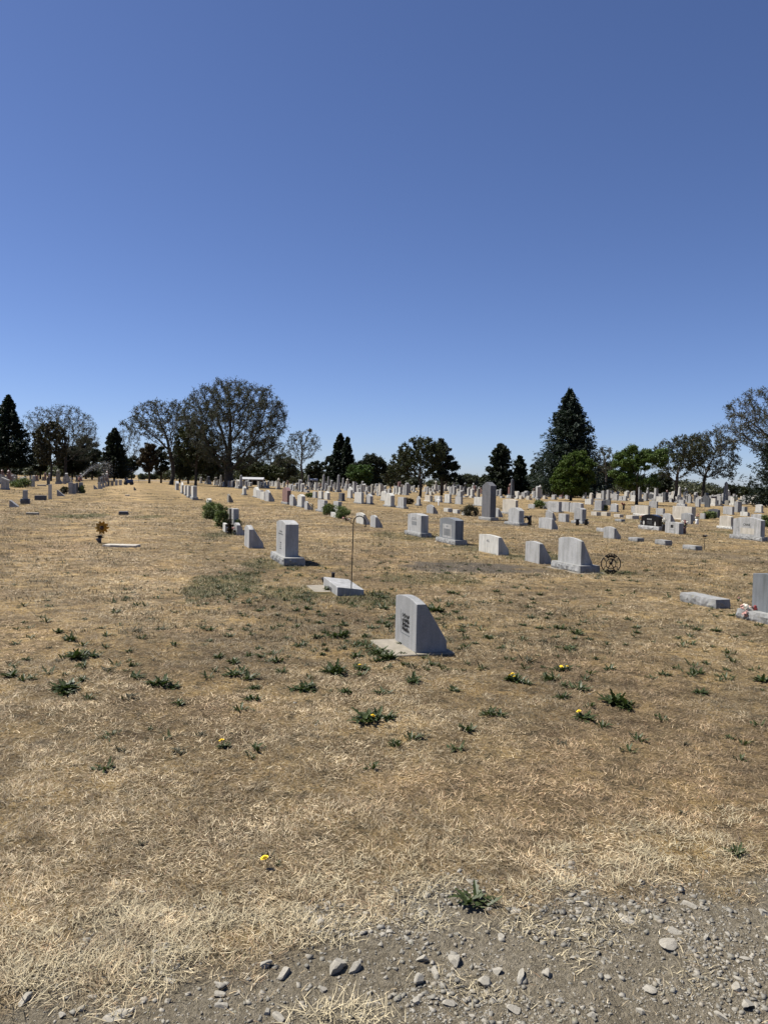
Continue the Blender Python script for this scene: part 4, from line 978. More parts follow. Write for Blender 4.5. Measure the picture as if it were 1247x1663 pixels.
# ------------------------------------------------------------------ shrubs among the graves
def shrub(label, px, py, rx, ry, seed, leaf='shrub_leaves', n=2600, cat='shrub'):
    P = G(px, py); d = proj(P)[2]
    return cloud(label, px, d, [(px, py-ry*.95, rx, ry)], seed, leaf, 34, n, d/F*1.5, 'shrub', cat, None, False, .34, P)
shrub('loose green shrub, left one of two left of the twin tablets', 347, 843, 16, 15, 71, n=6500)
shrub('leafy green shrub standing against the twin tablets', 361, 858, 12, 19, 72, n=6500)
shrub('dry reddish-green plant behind the small leaning stone', 374, 868, 6, 13, 73, 'rusty_leaves', 1400)
shrub('small leafy plant growing over the front of the right twin tablet', 385, 862, 7, 10, 74, n=1400)
shrub('round dark shrub, left one of two in the second row', 533, 836, 10, 9, 75)
shrub('round dark shrub, right one of two in the second row', 556, 842, 13, 10, 76)
shrub('dry brown-green bush left of the tall pointed monument', 763, 838, 12, 8.5, 77, 'brown_bud_leaves')
shrub('round dark green shrub left of the pale upright with carved marks', 875, 826, 8, 6.5, 78)
shrub('low round green shrub before the dark arched granite stone', 1152, 843, 9.5, 6, 79)
shrub('dark shrub at the right frame edge behind the named monument', 1247, 856, 9, 10, 80)
shrub('wide low green shrub beside the lectern-shaped stone at left', 34, 792, 14, 7, 81)
shrub('dry yellow-green bush left of the clustered pillars', 106, 802, 6, 6, 82, 'brown_bud_leaves', 1200)
shrub('dark bush at the right of the clustered pillars', 133, 801, 6, 6, 83, n=1200)
shrub('small dark bush on the lawn behind the reddish gravestone', 503, 808, 6, 4, 84, n=900)
shrub('dark bush beside the grey upright under the green tree', 981, 830, 5, 5, 85, n=900)
shrub('reddish dry bush between white uprights and the dark trunk', 665, 819, 7, 5, 86, 'rusty_leaves', 1000)

# ------------------------------------------------------------------ small things among the graves
P = G(570, 967)
e = empty('hook_stand', P, rad(-20)); tag(e, 'thin rusty iron garden hook standing beside the low tipped marker', 'hook')
lean_ = Vector((.012, 0, 0)); pts = [(0, 0, -.08), (.008, 0, .5), (.016, 0, 1.02)]
for k in range(1, 12):
    a = math.pi-math.pi*1.02*k/11; pts.append((.016+.09+.09*math.cos(a), 0, 1.02+.10*math.sin(a)))
pts += [(.20, 0, .985), (.185, 0, .97)]
bm_obj('pole', tube_bm(pts, .0078, 6), MATS['iron'], e, True)
bm_obj('side_curl', tube_bm([(.016, 0, 1.0), (-.02, 0, 1.015), (-.035, 0, 1.045), (-.02, 0, 1.06)], .005, 6), MATS['rust_iron'], e, True)
P = G(541, 945); e = empty('flower_vase', P); tag(e, 'black cylindrical vase standing behind the low tipped marker', 'vase')
bm_obj('body', lathe_bm([(.018, 0), (.024, .02), (.026, .12), (.030, .150), (.024, .151), (.02, .13)], 14), MATS['dark_plastic'], e, True)
bm_obj('foot', lathe_bm([(.04, 0), (.038, .012), (.018, .018)], 14), MATS['dark_plastic'], e, True)
P = G(527, 946); e = empty('flower_vase', P); tag(e, 'small squat black pot at the back left corner of the tipped marker', 'vase')
bm_obj('body', lathe_bm([(.03, 0), (.045, .05), (.05, .075), (.04, .076), (.03, .05)], 12), MATS['dark_plastic'], e, True)
# round iron badge (cross with curved ends, ring and crossed tools)
P = G(991, 932); e = empty('iron_badge', P+Vector((0, 0, .0)), rad(6)); tag(e, 'round openwork iron badge with cross-shaped rim standing right of the large based stone', 'badge')
Rb = .185; zc = Rb+.005
def arcp(r_, a0, a1, n=10): return [(r_*math.cos(a0+(a1-a0)*k/n), 0, zc+r_*math.sin(a0+(a1-a0)*k/n)) for k in range(n+1)]
bm = bmesh.new(); tube_bm(arcp(.095, 0, 2*math.pi, 28), .008, 6, bm); bm_obj('inner_ring', bm, MATS['iron'], e, True)
for q in range(4):
    am = math.pi/2*q; bm = bmesh.new()
    out = []
    for k in range(17):
        f = k/16*2-1; rr = Rb*(1-.04*abs(math.cos(f*math.pi*1.5))+.035*(1-abs(f))); a = am+f*rad(41); out.append((rr*math.cos(a), 0, zc+rr*math.sin(a)))
    tube_bm(out, .0095, 6, bm)
    for sg in (-1, 1):
        a0, a1 = am+sg*rad(41), am+sg*rad(24); tube_bm([(Rb*.97*math.cos(a0), 0, zc+Rb*.97*math.sin(a0)), (.125*math.cos(am+sg*rad(22)), 0, zc+.125*math.sin(am+sg*rad(22))), (.098*math.cos(am+sg*rad(36)), 0, zc+.098*math.sin(am+sg*rad(36)))], .0065, 5, bm)
    bm_obj('rim_arm', bm, MATS['iron'], e, True)
    if q in (1, 3):
        bm = bmesh.new()
        for k in range(9):
            a = am+rad(-32+8*k); tube_bm([(.12*math.cos(a), 0, zc+.12*math.sin(a)), (.172*math.cos(a+.04*(k % 2)), 0, zc+.172*math.sin(a+.04*(k % 2)))], .0095, 5, bm)
        tube_bm(arcp(.143, am-rad(24), am+rad(24), 8), .007, 5, bm); bm_obj('lettering', bm, MATS['iron'], e, True)
bm = bmesh.new(); tube_bm([(-.05, 0, zc-.07), (.0, 0, zc), (.05, 0, zc+.075)], .008, 5, bm); tube_bm([(.055, .004, zc-.07), (0, .004, zc), (-.03, .004, zc+.05)], .008, 5, bm)
lathe_bm([(.028, zc-.005), (.034, zc+.01), (.02, zc+.03)], 8, bm); tube_bm([(.02, 0, zc+.03), (.02, 0, zc+.085)], .014, 6, bm); bm_obj('crossed_tools', bm, MATS['iron'], e, True)
# pinwheel + pot
P = G(166, 874); e = empty('sunflower_pinwheel', P, rad(8)); tag(e, 'yellow-brown sunflower pinwheel on a stick beside the flat white plaque', 'pinwheel'); sP = proj(P)[2]/F
zc = 17*sP; Rp = 11.5*sP
bm_obj('stick', tube_bm([(0, .01, 0), (0, .01, zc)], .006, 6), MATS['dark_plastic'], e)
for k in range(10):
    a = 2*math.pi*k/10; bm = bmesh.new(); ca, sa = math.cos(a), math.sin(a)
    for l, (f0, wd, yy_) in enumerate([]): pass
    pr = [(.25, .09), (.5, .2), (.75, .17), (1, .015)]; L_, R_ = [], []
    for f, wdt in pr:
        L_.append(bm.verts.new((Rp*(f*ca-wdt*sa), -.012*f-.012, zc+Rp*(f*sa+wdt*ca)))); R_.append(bm.verts.new((Rp*(f*ca+wdt*sa), .018*f-.012, zc+Rp*(f*sa-wdt*ca))))
    for j in range(3): bm.faces.new((L_[j], R_[j], R_[j+1], L_[j+1]))
    bmesh.ops.solidify(bm, geom=bm.faces[:], thickness=.003); bm_obj('petal', bm, MATS['yellow_pinwheel'], e)
bm = lathe_bm([(.001, -.02), (.22*Rp, -.015), (.3*Rp, 0), (.001, .012)], 14)
for v in bm.verts: v.co = Vector((v.co.x, v.co.z-.02, v.co.y+zc))
bm_obj('hub', bm, MATS['rust_iron'], e, True)
P = G(163, 882); e = empty('flower_pot', P); tag(e, 'dark tilted flower pot with shrivelled dark leaves below the sunflower pinwheel', 'pot')
b = bm_obj('pot', lathe_bm([(.035, 0), (.05, .06), (.065, .12), (.058, .122), (.045, .06)], 14), MATS['dark_granite'], e, True); b.rotation_euler = (0, rad(-18), 0)
bm = bmesh.new(); rnd = random.Random(3)
for k in range(26):
    a = rnd.uniform(0, 6.28); q = rnd.uniform(.05, .13); z0 = .11; p0 = Vector((0, 0, z0)); p1 = Vector((math.cos(a)*q, math.sin(a)*q, z0+rnd.uniform(.0, .09))); sd_ = Vector((-math.sin(a), math.cos(a), 0))*rnd.uniform(.012, .026)
    m_ = (p0+p1)/2+Vector((0, 0, .02)); vs = [bm.verts.new(p) for p in (p0, m_+sd_, p1, m_-sd_)]; bm.faces.new(vs)
bm_obj('leaves', bm, MATS['dark_plastic'], e)
# bouquets: many small petals gathered in heads
def bouquet(label, px, py, wpx, hpx, cols, seed, pot=None, heads=9, name='flower_bouquet', lift=0):
    P = G(px, py); s = proj(P)[2]/F; r_ = random.Random(seed); e = empty(name, P); tag(e, label, 'flowers')
    z0 = 0
    if pot:
        hp = hpx*s*.5; bm_obj('vase', lathe_bm([(hp*.22, 0), (hp*.3, hp*.3), (hp*.22, hp*.7), (hp*.34, hp), (hp*.2, hp*.98)], 12), MATS[pot], e, True); z0 = hp
    R_ = wpx*s/2; Hh = hpx*s-z0
    for h in range(heads):
        bm = bmesh.new(); c = Vector((r_.uniform(-1, 1)*R_*.8, r_.uniform(-1, 1)*R_*.6, z0+Hh*r_.uniform(.2, .9)+lift)); hr = min(R_, Hh)*r_.uniform(.28, .42)
        for k in range(34):
            d_ = Vector((r_.gauss(0, 1), r_.gauss(0, 1), r_.gauss(.3, 1))).normalized(); p = c+d_*hr*r_.uniform(.4, 1); t = d_.orthogonal().normalized(); t = Matrix.Rotation(r_.uniform(0, 6), 3, d_) @ t; b2 = d_.cross(t)
            q = hr*.38; vs = [bm.verts.new(p+t*q*a_+b2*q*b_+d_*q*.3*(abs(a_)-.5)) for a_, b_ in ((-1, 0), (0, -.7), (1, 0), (0, .7))]; bm.faces.new(vs)
        bm_obj('bloom', bm, MATS[cols[h % len(cols)]], e)
    bm = bmesh.new()
    for k in range(24):
        a = r_.uniform(0, 6.28); p1 = Vector((math.cos(a)*R_*r_.uniform(.5, 1.1), math.sin(a)*R_*r_.uniform(.4, .9), z0+lift+Hh*r_.uniform(-.05, .8))); p0 = Vector((0, 0, z0*.9+lift)); m_ = (p0+p1)/2; sd_ = (p1-p0).cross(Vector((0, 0, 1)));  sd_ = sd_.normalized()*R_*.12 if sd_.length > 0 else Vector((R_*.1, 0, 0))
        bm.faces.new([bm.verts.new(p) for p in (p0, m_+sd_, p1, m_-sd_)])
    bm_obj('leaves', bm, MATS['dandelion_leaf'], e); return e
bouquet('faded pink and white artificial flowers lying at the base of the right-edge stone', 1217, 1006, 30, 26, ['pink_petal', 'white_petal', 'pink_petal', 'red_petal'], 1, heads=14)
bouquet('small faded pink flowers on the ledge left of the right-edge stone', 1198, 977, 10, 11, ['pink_petal', 'white_petal'], 2, heads=4)
bouquet('white and yellow flowers in a dark red vase right of the light block stone', 1110, 867, 15, 23, ['white_petal', 'white_petal', 'red_petal'], 3, 'red_granite', 8)
bouquet('pale faded flowers in a dark vase right of the black gravestone', 1077, 863, 11, 22, ['white_petal', 'grey_weed_leaf'], 4, 'dark_plastic', 7)
bouquet('dark red flowers in a vase left of the black gravestone', 1041, 855, 8, 18, ['red_petal', 'pink_petal'], 5, 'dark_granite', 6)
bouquet('pink and white flower spray right of the widest cream monument', 1131, 852, 9, 18, ['pink_petal', 'white_petal'], 6, 'white_paint', 7)
bouquet('dry brown flowers and white scraps at the foot of the right round shrub', 563, 846, 16, 6, ['rusty_leaves', 'white_petal', 'pink_petal'], 7, heads=7)
bouquet('pale flowers among the plants behind the small leaning stone', 381, 869, 12, 14, ['white_petal', 'pink_petal', 'rusty_leaves'], 8, heads=6)
bouquet('small flower urn right of the short slant-backed stone, second row', 507, 829, 7, 13, ['white_petal', 'rusty_leaves'], 9, 'weathered_stone', 5)
bouquet('flowers beside the grey stone with vases, near the green tree', 1012, 828, 9, 12, ['red_petal', 'dark_plastic'], 10, 'dark_plastic', 5)
bouquet('pink flower basket by the left rows near the sprinkler', 129, 783, 8, 8, ['pink_petal', 'red_petal'], 11, heads=6)
# dark wreath on a stand
P = G(853, 853); s = proj(P)[2]/F; e = empty('wreath_stand', P, rad(-12)); tag(e, 'black wreath on a wire stand right of the pale arched upright', 'wreath')
rr = 6.2*s; bm = bmesh.new(); bmesh.ops.create_uvsphere(bm, u_segments=4, v_segments=2, radius=.001); bm.clear()
tube_bm([(rr*math.cos(a*.3), 0, 7.5*s+rr*math.sin(a*.3)) for a in range(22)], .05, 6, bm); bm_obj('wreath_ring', bm, MATS['dark_plastic'], e)
bm = bmesh.new(); tube_bm([(-.1, .05, 0), (0, 0, 14*s)], .012, 5, bm); bm_obj('leg', bm, MATS['iron'], e); bm = bmesh.new(); tube_bm([(.25, .1, 0), (0, 0, 14*s)], .012, 5, bm); bm_obj('leg', bm, MATS['iron'], e)
P = G(860, 853); e = empty('flower_vase', P); tag(e, 'black upright vase right of the wreath stand', 'vase'); bm_obj('body', lathe_bm([(.05, 0), (.07, .15), (.05, .3), (.09, .38), (.06, .37)], 10), MATS['dark_plastic'], e, True)
for lb, px, py in (('small black vase in front of the grey arched upright on a wide base', 937, 853), ('small black vase right of the grey arched upright on a wide base', 951, 853)):
    P = G(px, py); e = empty('flower_vase', P); tag(e, lb, 'vase'); bm_obj('body', lathe_bm([(.06, 0), (.09, .12), (.06, .2), (.11, .26), (.08, .25)], 10), MATS['dark_plastic'], e, True)
# dark flower on a stick
P = G(1143, 894); s = proj(P)[2]/F; e = empty('flower_stake', P); tag(e, 'dark drooping flower on a thin metal stake in the right lawn', 'stake')
bm_obj('stem', tube_bm([(0, 0, 0), (0, 0, 24*s)], .007, 5), MATS['iron'], e); bm = bmesh.new()
for k in range(14):
    a = k*.9; q = .10*(1-.3*(k % 2)); p1 = Vector((math.cos(a)*q, math.sin(a)*q, 24*s-.02*(k % 3))); t = Vector((-math.sin(a), math.cos(a), .3))*.035; bm.faces.new([bm.verts.new(p) for p in (Vector((0, 0, 24*s+.02)), p1*.5+Vector((0, 0, 12.6*s))+t, p1, p1*.5+Vector((0, 0, 12.6*s))-t)])
bm_obj('bloom', bm, MATS['dark_plastic'], e)
# white metal cross marker
P = G(712, 821); s = proj(P)[2]/F; e = empty('cross_marker', P, ANG+rad(20)); tag(e, 'slim white cross marker standing in the lawn behind the low markers', 'cross')
bm_obj('cross', box_bm(.34, .05, .09, .01, 8*s, box_bm(.09, .05, 14*s, .01, 0)), MATS['white_paint'], e)
# utility cart on the left
P = G(209, 787.5); e = empty('utility_cart', P, rad(10)); tag(e, 'small dark blue utility cart parked beside the left row of stones', 'cart'); s = proj(P)[2]/F
bm_obj('box', box_bm(9*s, .8, 5*s, .03, 2.5*s, None, 2.5*s, 0), MATS['blue_cover'], e); bm_obj('lid', box_bm(9.2*s, .82, 1.2*s, .03, 7.6*s, None, 2.5*s, 0), MATS['blue_cover'], e)
bm_obj('seat', box_bm(4*s, .7, 6*s, .05, 1.5*s, None, -4*s, 0), MATS['dark_plastic'], e); bm_obj('backrest', tube_bm([(-4*s, 0, 5*s), (-4.2*s, 0, 11.5*s)], [.18, .14], 8), MATS['dark_plastic'], e)
for xx in (-4*s, 5*s):
    for yq in (-.42, .42):
        bm = lathe_bm([(.02, -.06), (.22, -.06), (.25, 0), (.22, .06), (.02, .06)], 16)
        for v in bm.verts: v.co = Vector((v.co.x+xx, v.co.z+yq, v.co.y+.24))
        bm_obj('wheel', bm, MATS['dark_plastic'], e)
# shelters and far buildings
def shelter(label, x0, x1, ytop, d, th=3.2, posts=5, name='shelter', wall=False, hpx=None):
    b = tree_base((x0+x1)/2, d); s = d/F; W = (x1-x0)*s; Z = (atd((x0+x1)/2, ytop, d)-b).z; e = empty(name, b); tag(e, label, 'building')
    t = th*s; D = W*.45; bm = bmesh.new(); vs = []
    for sx in (-1, 1):
        vs += [bm.verts.new((sx*W/2, -D/2, Z-t)), bm.verts.new((sx*W/2, 0, Z)), bm.verts.new((sx*W/2, D/2, Z-t)), bm.verts.new((sx*W/2, D/2, Z-t-.18)), bm.verts.new((sx*W/2, -D/2, Z-t-.18))]
    for k in range(5): bm.faces.new((vs[k], vs[(k+1) % 5], vs[5+(k+1) % 5], vs[5+k]))
    bm.faces.new(vs[:5][::-1]); bm.faces.new(vs[5:]); bm_obj('roof', bm, MATS['roof_metal'], e)
    if wall:
        bm_obj('wall', box_bm(W*.92, D*.8, Z-t-.2, .02), MATS['wall_tan'], e)
        for k in range(4): bm_obj('window', box_bm(W*.1, .06, (Z-t)*.35, .0, (Z-t)*.4, None, -W*.33+k*W*.2, -D*.4-.02), MATS['dark_opening'], e)
    else:
        bm_obj('interior_shade', box_bm(W*.94, .12, Z-t-.2, .01, 0, None, 0, D*.4), MATS['dark_opening'], e)  # near-black sheet, paints the shaded interior under the roof
        for k in range(posts):
            for yq in (-D*.44,): bm_obj('post', box_bm(.14, .14, Z-t-.18, .01, 0, None, -W*.46+W*.92*k/(posts-1), yq), MATS['wall_tan'], e)
    return e
shelter('long open shelter with a white roof right of the biggest trunk', 393, 429, 775, 165)
shelter('small white-roofed kiosk right of the small bare tree', 501, 516, 777, 165, 2, 3)
shelter('far low house with pale roof at the left edge behind the spruce', -14, 10, 757, 260, 4, name='house', wall=True)
shelter('far white house glimpsed left of the biggest trunk', 328, 338, 770, 260, 4, name='house', wall=True)
shelter('far house with a pale roof beyond the leafy green tree', 1032, 1046, 799.5, 230, 3, name='house', wall=True)
shelter('far farmhouse with grey roof right of the twin bare trees', 1189, 1203, 804.5, 250, 3, name='house', wall=True)
shelter('far low shed close to the right frame edge', 1236, 1254, 808, 255, 3, name='house', wall=True)
# far boundary fence and road
e = empty('boundary_fence', tree_base(640, 215)); tag(e, 'low dark rail fence far behind the gravestones', 'fence')
bm = bmesh.new(); L0 = e.location.copy()
pts = [Vector((x, L0.y+(x-L0.x)*.03, 0)) for x in np.arange(L0.x-55, L0.x+190, 3.0)]
for p in pts: p.z = float(gz(p.x, p.y))
for zz in (.5, .95): tube_bm([p+Vector((0, 0, zz))-L0 for p in pts], .035, 4, bm)
bm_obj('rail', bm, MATS['iron'], e)
for p in pts[::1]: bm_obj('post', box_bm(.09, .09, 1.1, 0), MATS['iron'], e, False, p-L0)
yr = np.array([190.0, 199.0]); xr_ = np.linspace(-260, -40, 60); Xr, Yr = np.meshgrid(xr_, yr); Yr = Yr-.12*(Xr+40)*0
V = np.stack([Xr.ravel(), Yr.ravel(), gz(Xr.ravel(), Yr.ravel())+.05], 1); i_ = np.arange(59); Fq = np.stack([i_, i_+1, i_+61, i_+60], 1)
m, t, b = mat('asphalt', .9); t.links.new(ramp(t, noise(t, 3, None, 4), [(.3, (.16, .165, .17)), (.7, (.24, .245, .25))]), b.inputs['Base Color'])
tag(link('road', mesh_np('road', V, [Fq], [m])), 'pale far road beyond the left trees', None, None, 'structure')
# sprinklers
m, t, b = mat('water_droplets', .3); b.inputs['Base Color'].default_value = (.75, .78, .8, 1); b.inputs['Alpha'].default_value = .22
MATS['water_droplets'] = m
def sprinkler(label, px, d, pts, nd, seed, fan=1.0, foot=776):
    r = np.random.default_rng(seed); b = tree_base(px, d); e = empty('sprinkler', b); tag(e, label, 'sprinkler')
    bm_obj('riser', lathe_bm([(.03, -.05), (.03, .6), (.06, .62), (.06, .72), (.02, .76)], 8), MATS['iron'], e)
    W3 = np.array([list(atd(x, y, d)-b) for x, y in pts]); tt = np.linspace(0, 1, len(W3))
    f = r.uniform(0, 1, nd)**.9; c = np.stack([np.interp(f, tt, W3[:, k]) for k in range(3)], 1)
    jet = r.random(nd) < .28*(1.3-f)
    drop = np.where(jet, np.abs(r.normal(size=nd))*.08*(.3+f), fan*f**2*r.uniform(0, 1, nd)**1.2*np.maximum(c[:, 2]-.3, .1)); c[:, 2] -= drop
    c += r.normal(size=(nd, 3))*(.05+.10*f[:, None]+.5*f[:, None]*~jet[:, None]); c[:, 2] = np.maximum(c[:, 2], .02)
    V, Fq = leaves_np(r, c, .055, .8); link('water_jet', mesh_np('water_jet', V, [Fq], [MATS['water_droplets']]), e)
sprinkler('larger lawn sprinkler throwing a tall white arc of water at left', 131, 140, [(131, 775), (138, 768), (148, 759), (160, 753), (170, 751), (176, 753), (180, 757)], 3600, 1, 1.1)
sprinkler('smaller lawn sprinkler with a short water arc near the blue cart', 226, 150, [(226, 776), (221, 769), (214, 764), (208, 762.5), (203, 764)], 1600, 2, .5)

# ------------------------------------------------------------------ weeds
def rosette(seed, nl=18, L=.10, upr=.45, mats_='dandelion_leaf'):
    r_ = random.Random(seed); bm = bmesh.new()
    for k in range(nl):
        a = 2*math.pi*k/nl+r_.uniform(-.3, .3); ln = L*r_.uniform(.55, 1.15); el = upr*r_.uniform(.3, 1.5); n = 8; ca, sa = math.cos(a), math.sin(a); cv = r_.uniform(-.5, .9)
        x = .004; z = .0; prev = None; th = el
        x0, y0 = r_.gauss(0, .022), r_.gauss(0, .016)
        for j in range(n+1):
            f = j/n; wd = ln*.19*(math.sin(math.pi*min(1, f*.9+.1))**.7)*(1.0 if j % 2 else .5)*(1-.1*f)
            if j == n: wd = .0005
            cx, cy = x0+x*ca, y0+x*sa; fold = wd*.45
            row = [bm.verts.new((cx-sa*wd, cy+ca*wd, z+fold)), bm.verts.new((cx, cy, z)), bm.verts.new((cx+sa*wd, cy-ca*wd, z+fold))]
            if prev:
                for q in range(2): bm.faces.new((prev[q], prev[q+1], row[q+1], row[q]))
            prev = row; x += math.cos(th)*ln/n; z += math.sin(th)*ln/n; th -= cv*.16; z = max(z, .004)
    me = bpy.data.meshes.new('leaves'); bm.to_mesh(me); bm.free(); me.materials.append(MATS[mats_]); return me
ROS = [rosette(k, 24+k*3, .082, .5) for k in range(6)]; GROS = [rosette(30+k, 15, .075, .6, 'grey_weed_leaf') for k in range(2)]
def flower_mesh(h, r_=.017):
    bm = tube_bm([(0, 0, 0), (.004, .003, h*.5), (.006, 0, h)], .0016, 4)
    for ring, (rr, z, n) in enumerate([(1, 0, 16), (.7, .003, 12), (.4, .006, 8)]):
        for k in range(n):
            a = 2*math.pi*k/n+ring*.2; ca, sa = math.cos(a), math.sin(a); w_ = r_*.16
            f = bm.faces.new([bm.verts.new((.006+x*ca-y*sa, x*sa+y*ca, h+z+zz)) for x, y, zz in ((0, -w_*.5, 0), (r_*rr, -w_, .003), (r_*rr, w_, .003), (0, w_*.5, 0))]); f.material_index = 1
    me = bpy.data.meshes.new('flower'); bm.to_mesh(me); bm.free(); me.materials.append(MATS['dandelion_leaf']); me.materials.append(MATS['yellow_petal']); return me
FLW = [flower_mesh(.03, .014), flower_mesh(.04, .015), flower_mesh(.055, .014)]
DAN = []
def dandelion(px, py, size=1.0, fl=0, grey=False, label=None, world=None, group='dandelion plants scattered over the lawn'):
    P = world if world is not None else G(px, py)
    me = rng.choice(GROS if grey else ROS); o = empty('dandelion_plant', P, rng.uniform(0, 6.28))
    s = size*rng.uniform(.72, 1.0); l = link('leaves', me, o); l.scale = (s, s, s*rng.uniform(.8, 1.2))
    if size > 1.35:
        l2 = link('leaves', rng.choice(ROS), o, (rng.uniform(-.09, .09), rng.uniform(-.06, .06), 0)); l2.rotation_euler = (0, 0, rng.uniform(0, 6)); q = s*.75; l2.scale = (q, q, q)
        l3 = link('leaves', rng.choice(ROS), o, (rng.uniform(-.14, .14), rng.uniform(-.08, .08), 0)); l3.scale = (s*.55,)*3
    for k in range(fl):
        f = link('flower', rng.choice(FLW), o, (rng.uniform(-.05, .05), rng.uniform(-.06, .0), 0)); f.rotation_euler = (rng.uniform(-.3, .3), rng.uniform(-.3, .3), 0); f.scale = (1.15,)*3
    tag(o, label or ('small grey-green wilted weed in the dry lawn' if grey else ('green dandelion clump without flowers in the dry lawn' if size < 1.35 else 'wide double dandelion clump without flowers in the dry lawn')), 'weed', label and group or (group+(' grey' if grey else '' if size < 1.35 else ' wide')))
    DAN.append(o); return o
k4, k6 = .3368, .3585
S_, M_, L_, X_ = .65, .9, 1.15, 1.6
C4 = [(230, 42, S_), (600, 40, S_), (560, 100, L_), (410, 132, S_), (120, 148, S_), (290, 195, M_), (340, 232, L_), (665, 190, L_, 'g'), (775, 180, M_), (1010, 185, L_), (1110, 182, S_), (1100, 212, M_), (1010, 236, S_), (70, 252, S_), (240, 270, S_, 'g'), (625, 287, S_), (365, 318, X_), (130, 328, S_), (280, 333, S_, 'g'), (1060, 318, M_), (1130, 342, M_), (50, 408, L_), (525, 380, L_, 'g'), (635, 355, S_), (660, 412, L_), (775, 450, X_), (400, 424, S_), (305, 468, X_), (1125, 400, L_), (1205, 418, L_), (1225, 465, S_), (620, 515, M_, 'g'), (865, 540, M_), (1215, 522, M_), (725, 662, .4), (580, 765, S_, 'g'), (860, 770, M_, 'g'), (965, 690, S_, 'g'), (1215, 205, S_)]
C5 = [(240, 90, M_), (350, 95, S_), (445, 110, L_, 'g'), (300, 140, M_, 'g'), (440, 215, X_), (340, 220, M_), (375, 255, S_), (260, 260, L_), (465, 272, M_), (560, 255, L_), (630, 290, X_), (680, 320, X_), (530, 312, L_), (150, 338, L_), (70, 312, M_), (170, 385, M_), (430, 390, X_), (290, 352, S_, 'g'), (800, 365, L_, 'g'), (890, 350, M_), (805, 435, L_), (270, 470, X_), (480, 485, M_), (650, 485, L_), (1005, 475, M_), (40, 465, S_), (40, 522, S_), (690, 610, M_), (830, 700, M_, 'g'), (1065, 668, M_), (1170, 590, L_), (1040, 130, L_), (1035, 190, M_), (900, 90, X_), (700, 130, M_), (590, 215, S_), (60, 90, M_), (130, 75, M_), (190, 40, M_), (300, 40, M_), (620, 20, L_), (660, 30, L_), (540, 140, S_, 'g'), (980, 60, M_), (920, 130, S_), (620, 60, M_), (640, 150, S_)]
C6 = [(55, 160, S_, 'g'), (135, 150, S_), (210, 165, M_), (305, 165, L_), (385, 190, L_), (285, 205, S_), (350, 258, L_), (155, 315, L_, 'g'), (230, 342, S_), (155, 415, M_), (250, 395, L_), (320, 425, S_), (390, 440, L_), (315, 480, M_), (555, 510, X_), (525, 352, L_), (775, 375, M_), (712, 390, S_), (650, 162, M_), (650, 185, S_), (875, 155, M_), (920, 170, M_), (1010, 178, M_), (1140, 195, S_), (960, 270, S_, 'g'), (965, 325, S_), (925, 365, M_), (1060, 355, S_), (940, 458, M_), (1225, 405, L_), (30, 560, M_), (315, 690, S_, 'g'), (865, 690, S_, 'g'), (245, 120, M_), (175, 115, M_), (600, 240, S_), (465, 303, S_), (845, 140, S_)]
for Cs, ox, kk in ((C4, 0, k4), (C5, 400, k4), (C6, 800, k6)):
    for q in Cs: dandelion(ox+q[0]*kk, 960+q[1]*kk+2, q[2], 0, len(q) > 3)
dandelion(364, 1214, .7, 1, label='small weed with one big yellow dandelion flower at left foreground')
dandelion(588, 1087, 1.0, 1, label='dandelion with a yellow flower, just left below the concrete pad')
dandelion(592, 1172, 1.7, 2, label='long dandelion patch with two yellow flowers, centre foreground')
dandelion(913, 1088, 1.2, 3, label='compact dandelion with a cluster of yellow flowers right of the emblem stone')
dandelion(838, 1106, 1.6, 3, label='wide dandelion with bright yellow flowers, right of the emblem stone foreground')
dandelion(948, 1168, 1.1, 1, label='dandelion with one dull yellow flower, right foreground')
dandelion(452, 1404, .3, 1, label='lone yellow dandelion flower with hardly any leaves, front left lawn')
dandelion(434, 1392, .5, 0, True, label='shrivelled dark weed beside the lone yellow flower in front')
dandelion(768, 1464, 1.25, 0, label='largest dark green weed at the edge of the gravel')
dandelion(740, 1370, .45, 0, True, label='tiny dark wilted weed in the middle of the front lawn')
dandelion(1195, 1386, .7, 0, label='small green weed at the right side of the front lawn')
dandelion(1108, 1322, .45, 0, True, label='tiny grey wilted weed in the right front lawn')
dandelion(228, 1372, .5, 0, True, label='tiny brown wilted weed in the left front lawn')
for o_ in DAN[-20:]:
    pass
r2 = random.Random(77)
for (x0, x1, y0, y1, n, sz) in [(330, 500, 905, 985, 12, .9), (480, 650, 955, 990, 8, 1.0), (620, 900, 912, 932, 12, .8), (760, 1060, 925, 960, 14, .8), (860, 1060, 930, 945, 6, 1.0), (300, 620, 990, 1040, 6, .7), (1060, 1240, 905, 960, 6, .7), (640, 900, 960, 1000, 14, .9), (550, 660, 1000, 1085, 16, .85), (690, 900, 985, 1060, 14, .75), (400, 560, 1000, 1080, 12, .7), (120, 400, 940, 1000, 12, .6), (900, 1200, 960, 1060, 14, .6)]:
    for _ in range(n):
        if len(DAN) < 299: dandelion(r2.uniform(x0, x1), r2.uniform(y0, y1), sz*r2.uniform(.7, 1.2), 0, r2.random() < .25)

